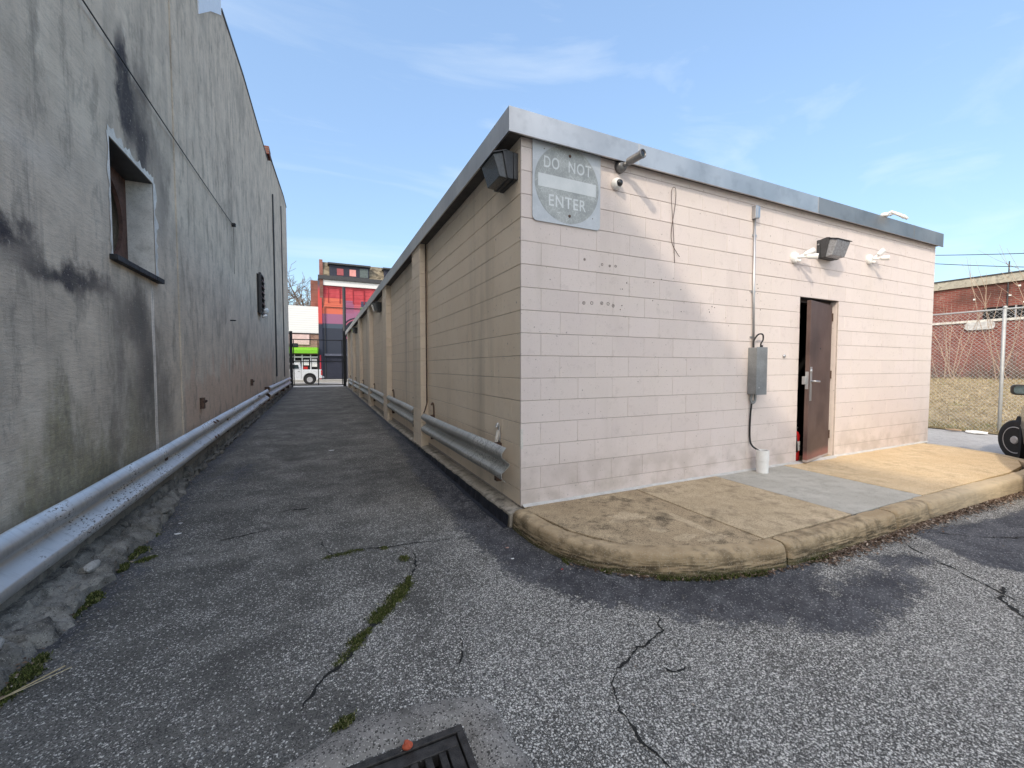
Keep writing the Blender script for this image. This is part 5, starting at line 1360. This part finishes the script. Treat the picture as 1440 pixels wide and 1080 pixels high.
# ------------------------------------------------------------------ pickup on the street
tk = empty('pickup_truck', 'white pickup truck parked across the far end of the alley', 'pickup truck', loc=(-2.55, 36.0, 0))
M['wpaint'] = simple('white_paint', (.72, .75, .78), .3, 0, .5, var=.03)
MB().prism([(2.70, .50), (2.72, .95), (2.66, 1.17), (.75, 1.17), (.72, 1.20), (-.9, 1.20), (-2.35, 1.08), (-2.6, .9), (-2.62, .48), (-2.1, .45), (2.2, .45)], 0, 1.75, 1).obj('body', M['wpaint'], tk, bevel=.03)
MB().prism([(1.22, 1.19), (1.14, 1.64), (-.25, 1.68), (-.95, 1.19)], .10, 1.65, 1).obj('cab', M['wpaint'], tk, bevel=.04)
MB().prism([(1.08, 1.24), (1.02, 1.54), (.42, 1.56), (.42, 1.24)], .085, .098, 1).obj('side_window', M['carglass'], tk); MB().prism([(.34, 1.24), (.34, 1.56), (-.2, 1.57), (-.75, 1.24)], .085, .098, 1).obj('side_window', M['carglass'], tk)
for x in (1.82, -1.75):
    for y, o_ in ((.06, -1), (1.69, 1)):
        t = MB().lathe([(.22, .10), (.34, .11), (.38, .07), (.38, -.07), (.34, -.11)], (x, y, .38), (0, o_, 0), 24).obj('wheel', M['tyre'], tk)
        MB().lathe([(.22, .09), (.20, .118), (.06, .10), (.03, .12)], (x, y, .38), (0, o_, 0), 20).obj('rim', M['hub'], t)
    MB().lathe([(.46, .0), (.46, .02)], (x, .002, .45), (0, -1, 0), 24).obj('wheel_arch', M['dark'], tk)
MB().box(2.62, 2.73, -.012, .20, .72, 1.12).obj('tail_lamp', M['red'], tk, bevel=.02)
MB().box(2.66, 2.86, .05, 1.7, .48, .62).obj('bumper', M['galv'], tk, bevel=.02); MB().box(1.0, 1.15, -.01, -.003, 1.0, 1.03).obj('door_handle', M['black'], tk)
MB().box(1.225, 1.24, -.004, 0, .52, 1.15).obj('door_gap', M['dark'], tk)

# ------------------------------------------------------------------ shop across the street
YF = 46.0
st = empty('corner_shop', 'low shop with white siding and green awning across the street', 'building', loc=(0, YF, 0))
M['siding'] = (lambda g: g.fin(g.mix(g.step(g.m('FRACT', g.z * 4.5), .86, .97), (.70, .71, .71), (.45, .46, .46)), .6, 0, .3))(G('white_siding'))
M['shopbrick'] = mat_brick('shop_brick', (.28, .13, .10), (.36, .19, .15), (.36, .30, .26), 1, 'x')
grel(MB().box(-14, .14, YF, YF + 7, 0, 4.70).obj('wall', M['shopbrick'], st)) 
grel(MB().box(-14, .14, YF - .06, YF + 7, 4.74, 7.42).obj('upper_siding', M['siding'], st))
grel(MB().box(-14, .14, YF - .10, YF, 4.68, 4.76).obj('trim', M['bronze'], st))
M['green'] = simple('green_awning', (.16, .48, .03), .6, var=.1)
grel(MB().prism([(YF - .9, 2.66), (YF - .9, 2.95), (YF - .02, 3.34), (YF - .02, 2.66)], -6.5, -.08, 0).obj('awning', M['green'], st)) if False else grel(MB().prism([(YF - .9, 2.72), (YF - .9, 3.05), (YF - .01, 3.34), (YF - .01, 2.72)], -6.5, -.08, 0).obj('awning', M['green'], st))
sgp = grel(MB().box(-3.6, -.90, YF - .10, YF - .02, 3.60, 4.60).obj('sign_board', simple('pale_pink_board', (.62, .45, .44), .5, var=.12, scale=4), st))
grel(MB().box(-6.5, -.10, YF - .05, YF + .3, .13, 2.62).obj('shopfront', M['dark'], st))
b = MB(); 
for x in (-6.4, -5.0, -3.6, -2.3, -1.62, -.86, -.18): b.box(x, x + .09, YF - .12, YF - .05, .13, 2.6)
for z in (.13, .95, 2.30): b.box(-6.4, -.09, YF - .115, YF - .055, z, z + .14)
b.box(-6.4, -.09, YF - .10, YF - .052, .27, .95)
grel(b.obj('window_frame', M['wpaint'], st))
for x0_, x1_, z0_, z1_, m in ((-1.45, -.98, 1.55, 2.1, 'white'), (-.72, -.25, 1.4, 2.2, 'white'), (-1.5, -1.1, 1.15, 1.4, 'red'), (-2.2, -1.75, 1.3, 2.0, 'white')):
    grel(MB().box(x0_, x1_, YF - .062, YF - .052, z0_, z1_).obj('window_poster', M[m], st))
grel(MB().box(.0, .13, YF - .2, YF - .02, .13, 2.6).obj('red_column', simple('red_paint', (.45, .03, .05), .6), st))

# ------------------------------------------------------------------ tall painted building
mb_ = empty('mural_building', 'tall rowhouse with a red orange and navy painted front and shingled mansard', 'building', loc=(0, YF, 0))
def mural():
    g = G('mural_paint'); x, z = g.x, g.z; n = g.noise(1.5, 4)
    red = (.50, .035, .045); col = g.mix(g.step(n, .3, .7), (.42, .045, .06), (.52, .075, .09))
    pk = g.mix(g.step(z, 6.8, 8.0), (.30, .12, .21), (.52, .09, .11))
    col = g.mix(1.0 - g.step(z, 7.8, 8.0), col, pk)
    def rect(x0, x1, z0, z1): return g.step(x, x0, x0 + .05) * (1.0 - g.step(x, x1, x1 + .05)) * g.step(z, z0, z0 + .05) * (1.0 - g.step(z, z1, z1 + .05))
    col = g.mix(rect(.2, 2.2, 6.75, 8.35), col, (.62, .14, .09)); col = g.mix(rect(2.25, 3.3, 6.9, 8.2), col, (.30, .10, .18))
    col = g.mix(rect(4.0, 5.4, 7.6, 8.2), col, (.05, .06, .11)); col = g.mix(rect(3.9, 5.2, 6.6, 7.6), col, (.14, .24, .15)); col = g.mix(rect(5.4, 8, 5.5, 8.0), col, (.35, .06, .08))
    col = g.mix(1.0 - g.step(z, 5.70, 5.85), col, (.034, .042, .062)); col = g.mix(rect(.2, 3.5, 5.3, 5.75), col, (.06, .085, .12))
    cx_ = x - 3.55; cz_ = z - 5.1; d = (cx_ * cx_ + cz_ * cz_).pow(.5)
    col = g.mix(1.0 - g.step(d, 1.38, 1.42), col, (.02, .022, .035)); col = g.mix((1.0 - g.step((d - 1.2).abs(), .04, .07)), col, (.36, .10, .16))
    lines = g.step(g.m('FRACT', z * 2.6), .88, .95) * g.step(z, 7.6, 7.7)
    col = g.mix(lines * .7, col, (.16, .02, .03))
    return g.fin(col, .7, 0, .3)
M['mural'] = mural(); M['navy'] = simple('navy_paint', (.022, .026, .045), .6, var=.3)
grel(MB().box(.16, 14, YF, YF + 11, 0, 9.62).obj('front_wall', M['mural'], mb_))
grel(MB().box(-.05, .30, YF - .12, YF + 11, 0, 10.2).obj('pier', (lambda g: g.fin(g.mix(g.step(g.z, 5.6, 5.9), (.03, .036, .06), g.mix(g.step(g.z, 8.8, 9.8), (.55, .07, .07), (.08, .09, .13))), .7))(G('pier_paint')), mb_))
grel(MB().box(.31, 14.1, YF - .22, YF, 9.62, 10.16).obj('cornice', simple('white_cornice', (.70, .70, .70), .6, var=.06), mb_))
grel(MB().box(-.02, 14.2, YF - .42, YF, 10.18, 10.56).obj('gutter', M['bronze'], mb_))
M['shingle'] = (lambda g: g.fin(g.ramp(g.red(g.voro(3.4, g.map((1, 1, 1.2)), out=1)), [(0, (.09, .075, .055)), (.5, (.16, .135, .10)), (1, (.26, .22, .16))]), .9))(G('roof_shingle'))
grel(MB().prism([(YF - .1, 10.56), (YF + .9, 12.15), (YF + 9, 12.3), (YF + 9, 10.56)], .45, 14, 0).obj('mansard_roof', M['shingle'], mb_))
M['rowbrick'] = mat_brick('party_brick', (.22, .075, .06), (.28, .11, .09), (.2, .15, .13), 1, 'y')
grel(MB().prism([(YF - .3, 10.2), (YF + .7, 12.35), (YF + 11, 12.5), (YF + 11, 7.2), (YF + .02, 7.2), (YF - .3, 9.8)], .12, .44, 0).obj('party_wall', M['rowbrick'], mb_))
grel(MB().box(-.75, .1, YF + 3, YF + 9, 7.2, 10.6).obj('rear_wing', M['rowbrick'], mb_))
for x0_, x1_ in ((1.05, 4.85), (6.4, 10.4)):
    d_ = grel(MB().box(x0_, x1_, YF - .05, YF + 1.6, 10.60, 11.75).obj('dormer', M['navy'], mb_))
    def sub(b, nm, m): o = b.obj(nm, m, d_); o.location = (0, 0, 0); return o
    sub(MB().box(x0_ - .15, x1_ + .15, YF - .35, YF + 1.7, 11.76, 11.92), 'dormer_roof', M['bronze'])
    for a, m in ((x0_ + .7, (.35, .08, .09)), (x0_ + 1.9, (.70, .30, .28))):
        sub(MB().box(a, a + .62, YF - .075, YF - .052, 10.75, 11.42), 'window', simple('dormer_pane', m, .4, var=.15, scale=3))
    sub(MB().box(x1_ - .9, x1_ - .1, YF - .075, YF - .052, 10.70, 11.6), 'window', simple('dormer_grey', (.10, .13, .13), .5))
for x0_ in (.95, 3.3, 6.0):
    w0 = grel(MB().box(x0_, x0_ + 1.0, YF - .03, YF - .005, 7.95, 9.35).obj('window', M['mural'], mb_))
    fr_ = MB().box(x0_ - .07, x0_, YF - .07, YF - .004, 7.9, 9.42).box(x0_ + 1.0, x0_ + 1.07, YF - .07, YF - .004, 7.9, 9.42).box(x0_ - .07, x0_ + 1.07, YF - .075, YF - .004, 9.36, 9.44)
    o = fr_.obj('frame', simple('dark_red_trim', (.28, .02, .03), .6), w0); o.location = (0, 0, 0)
for k in range(13): grel(MB().box(.62, 3.2, YF - .05 - .012 * (k % 2), YF - .004, .18 + k * .17, .335 + k * .17).obj('shutter_slat', M['navy'], mb_))
grel(MB().box(.45, 6, YF - .3, YF - .004, 2.50, 2.72).obj('shop_ledge', simple('slate_blue', (.09, .10, .14), .6), mb_))
grel(MB().tube([(.56, YF - .08, .2), (.56, YF - .08, 7.45)], .035, 6).tube([(.56, YF - .08, 7.45), (6, YF - .08, 7.45)], .03, 6).obj('conduit', M['gate'], mb_))
up = MB().tube([(2.1, 40.5, 0), (2.1, 40.5, 8.6)], .14, 10); tag(up.obj('street_pole', M['gate'], smooth=True), 'dark round street pole in front of the painted building', 'pole')

# ------------------------------------------------------------------ bare tree
tr = empty('bare_tree', 'leafless tree rising behind the white shop', 'tree', loc=(-2.6, 58, 0))
q = random.Random(21); bt = MB(); bb = MB()
def grow(p, d, l, r_, lv, b):
    n = 4; pts = [p]; dd = d
    for i in range(n): dd = (dd + Vector((q.gauss(0, .13), q.gauss(0, .13), q.gauss(0, .06) + .02))).normalized(); pts.append(pts[-1] + dd * l / n)
    b.tube(pts, [max(.022, r_ * (1 - .4 * i / n)) for i in range(n + 1)], 5 if lv < 2 else 3, cap=False)
    if lv >= 6: return
    for k in range(3 if lv < 2 else q.choice([2, 3, 3, 4])):
        e = (dd + Vector((q.gauss(0, .60), q.gauss(0, .5), q.gauss(0, .40)))).normalized(); grow(pts[q.choice([1, 2, 3, 4])], e, l * q.uniform(.60, .82), r_ * .58, lv + 1, bb)
for st_ in ((0, 0, 0), (-.6, 1.0, 0)): grow(Vector(st_), Vector((.05 - st_[0] * .2, 0, 1)).normalized(), 5.2, .40, 0, bt)
bt.obj('trunk', M['bark'], tr); bb.obj('branches', M['bark'], tr)
# closing background: low houses far along the street so that the horizon is not bare
for k, (x, w_, h_, c) in enumerate(((-34, 12, 8, (.35, .28, .24)), (18, 14, 9, (.30, .14, .11)), (36, 16, 7.5, (.42, .38, .33)))):
    hroot = empty('rowhouse', ['beige rowhouse far left along the street', 'brick rowhouse right of the painted building', 'tan rowhouse at the far right of the street'][k], 'building', loc=(x, YF, 0))
    MB().box(0, w_, 0, 9, 0, h_).obj('wall', simple('house_wall', c, .8), hroot); MB().box(-.2, w_ + .2, -.2, 9.2, h_, h_ + .3).obj('roof', M['bronze'], hroot)
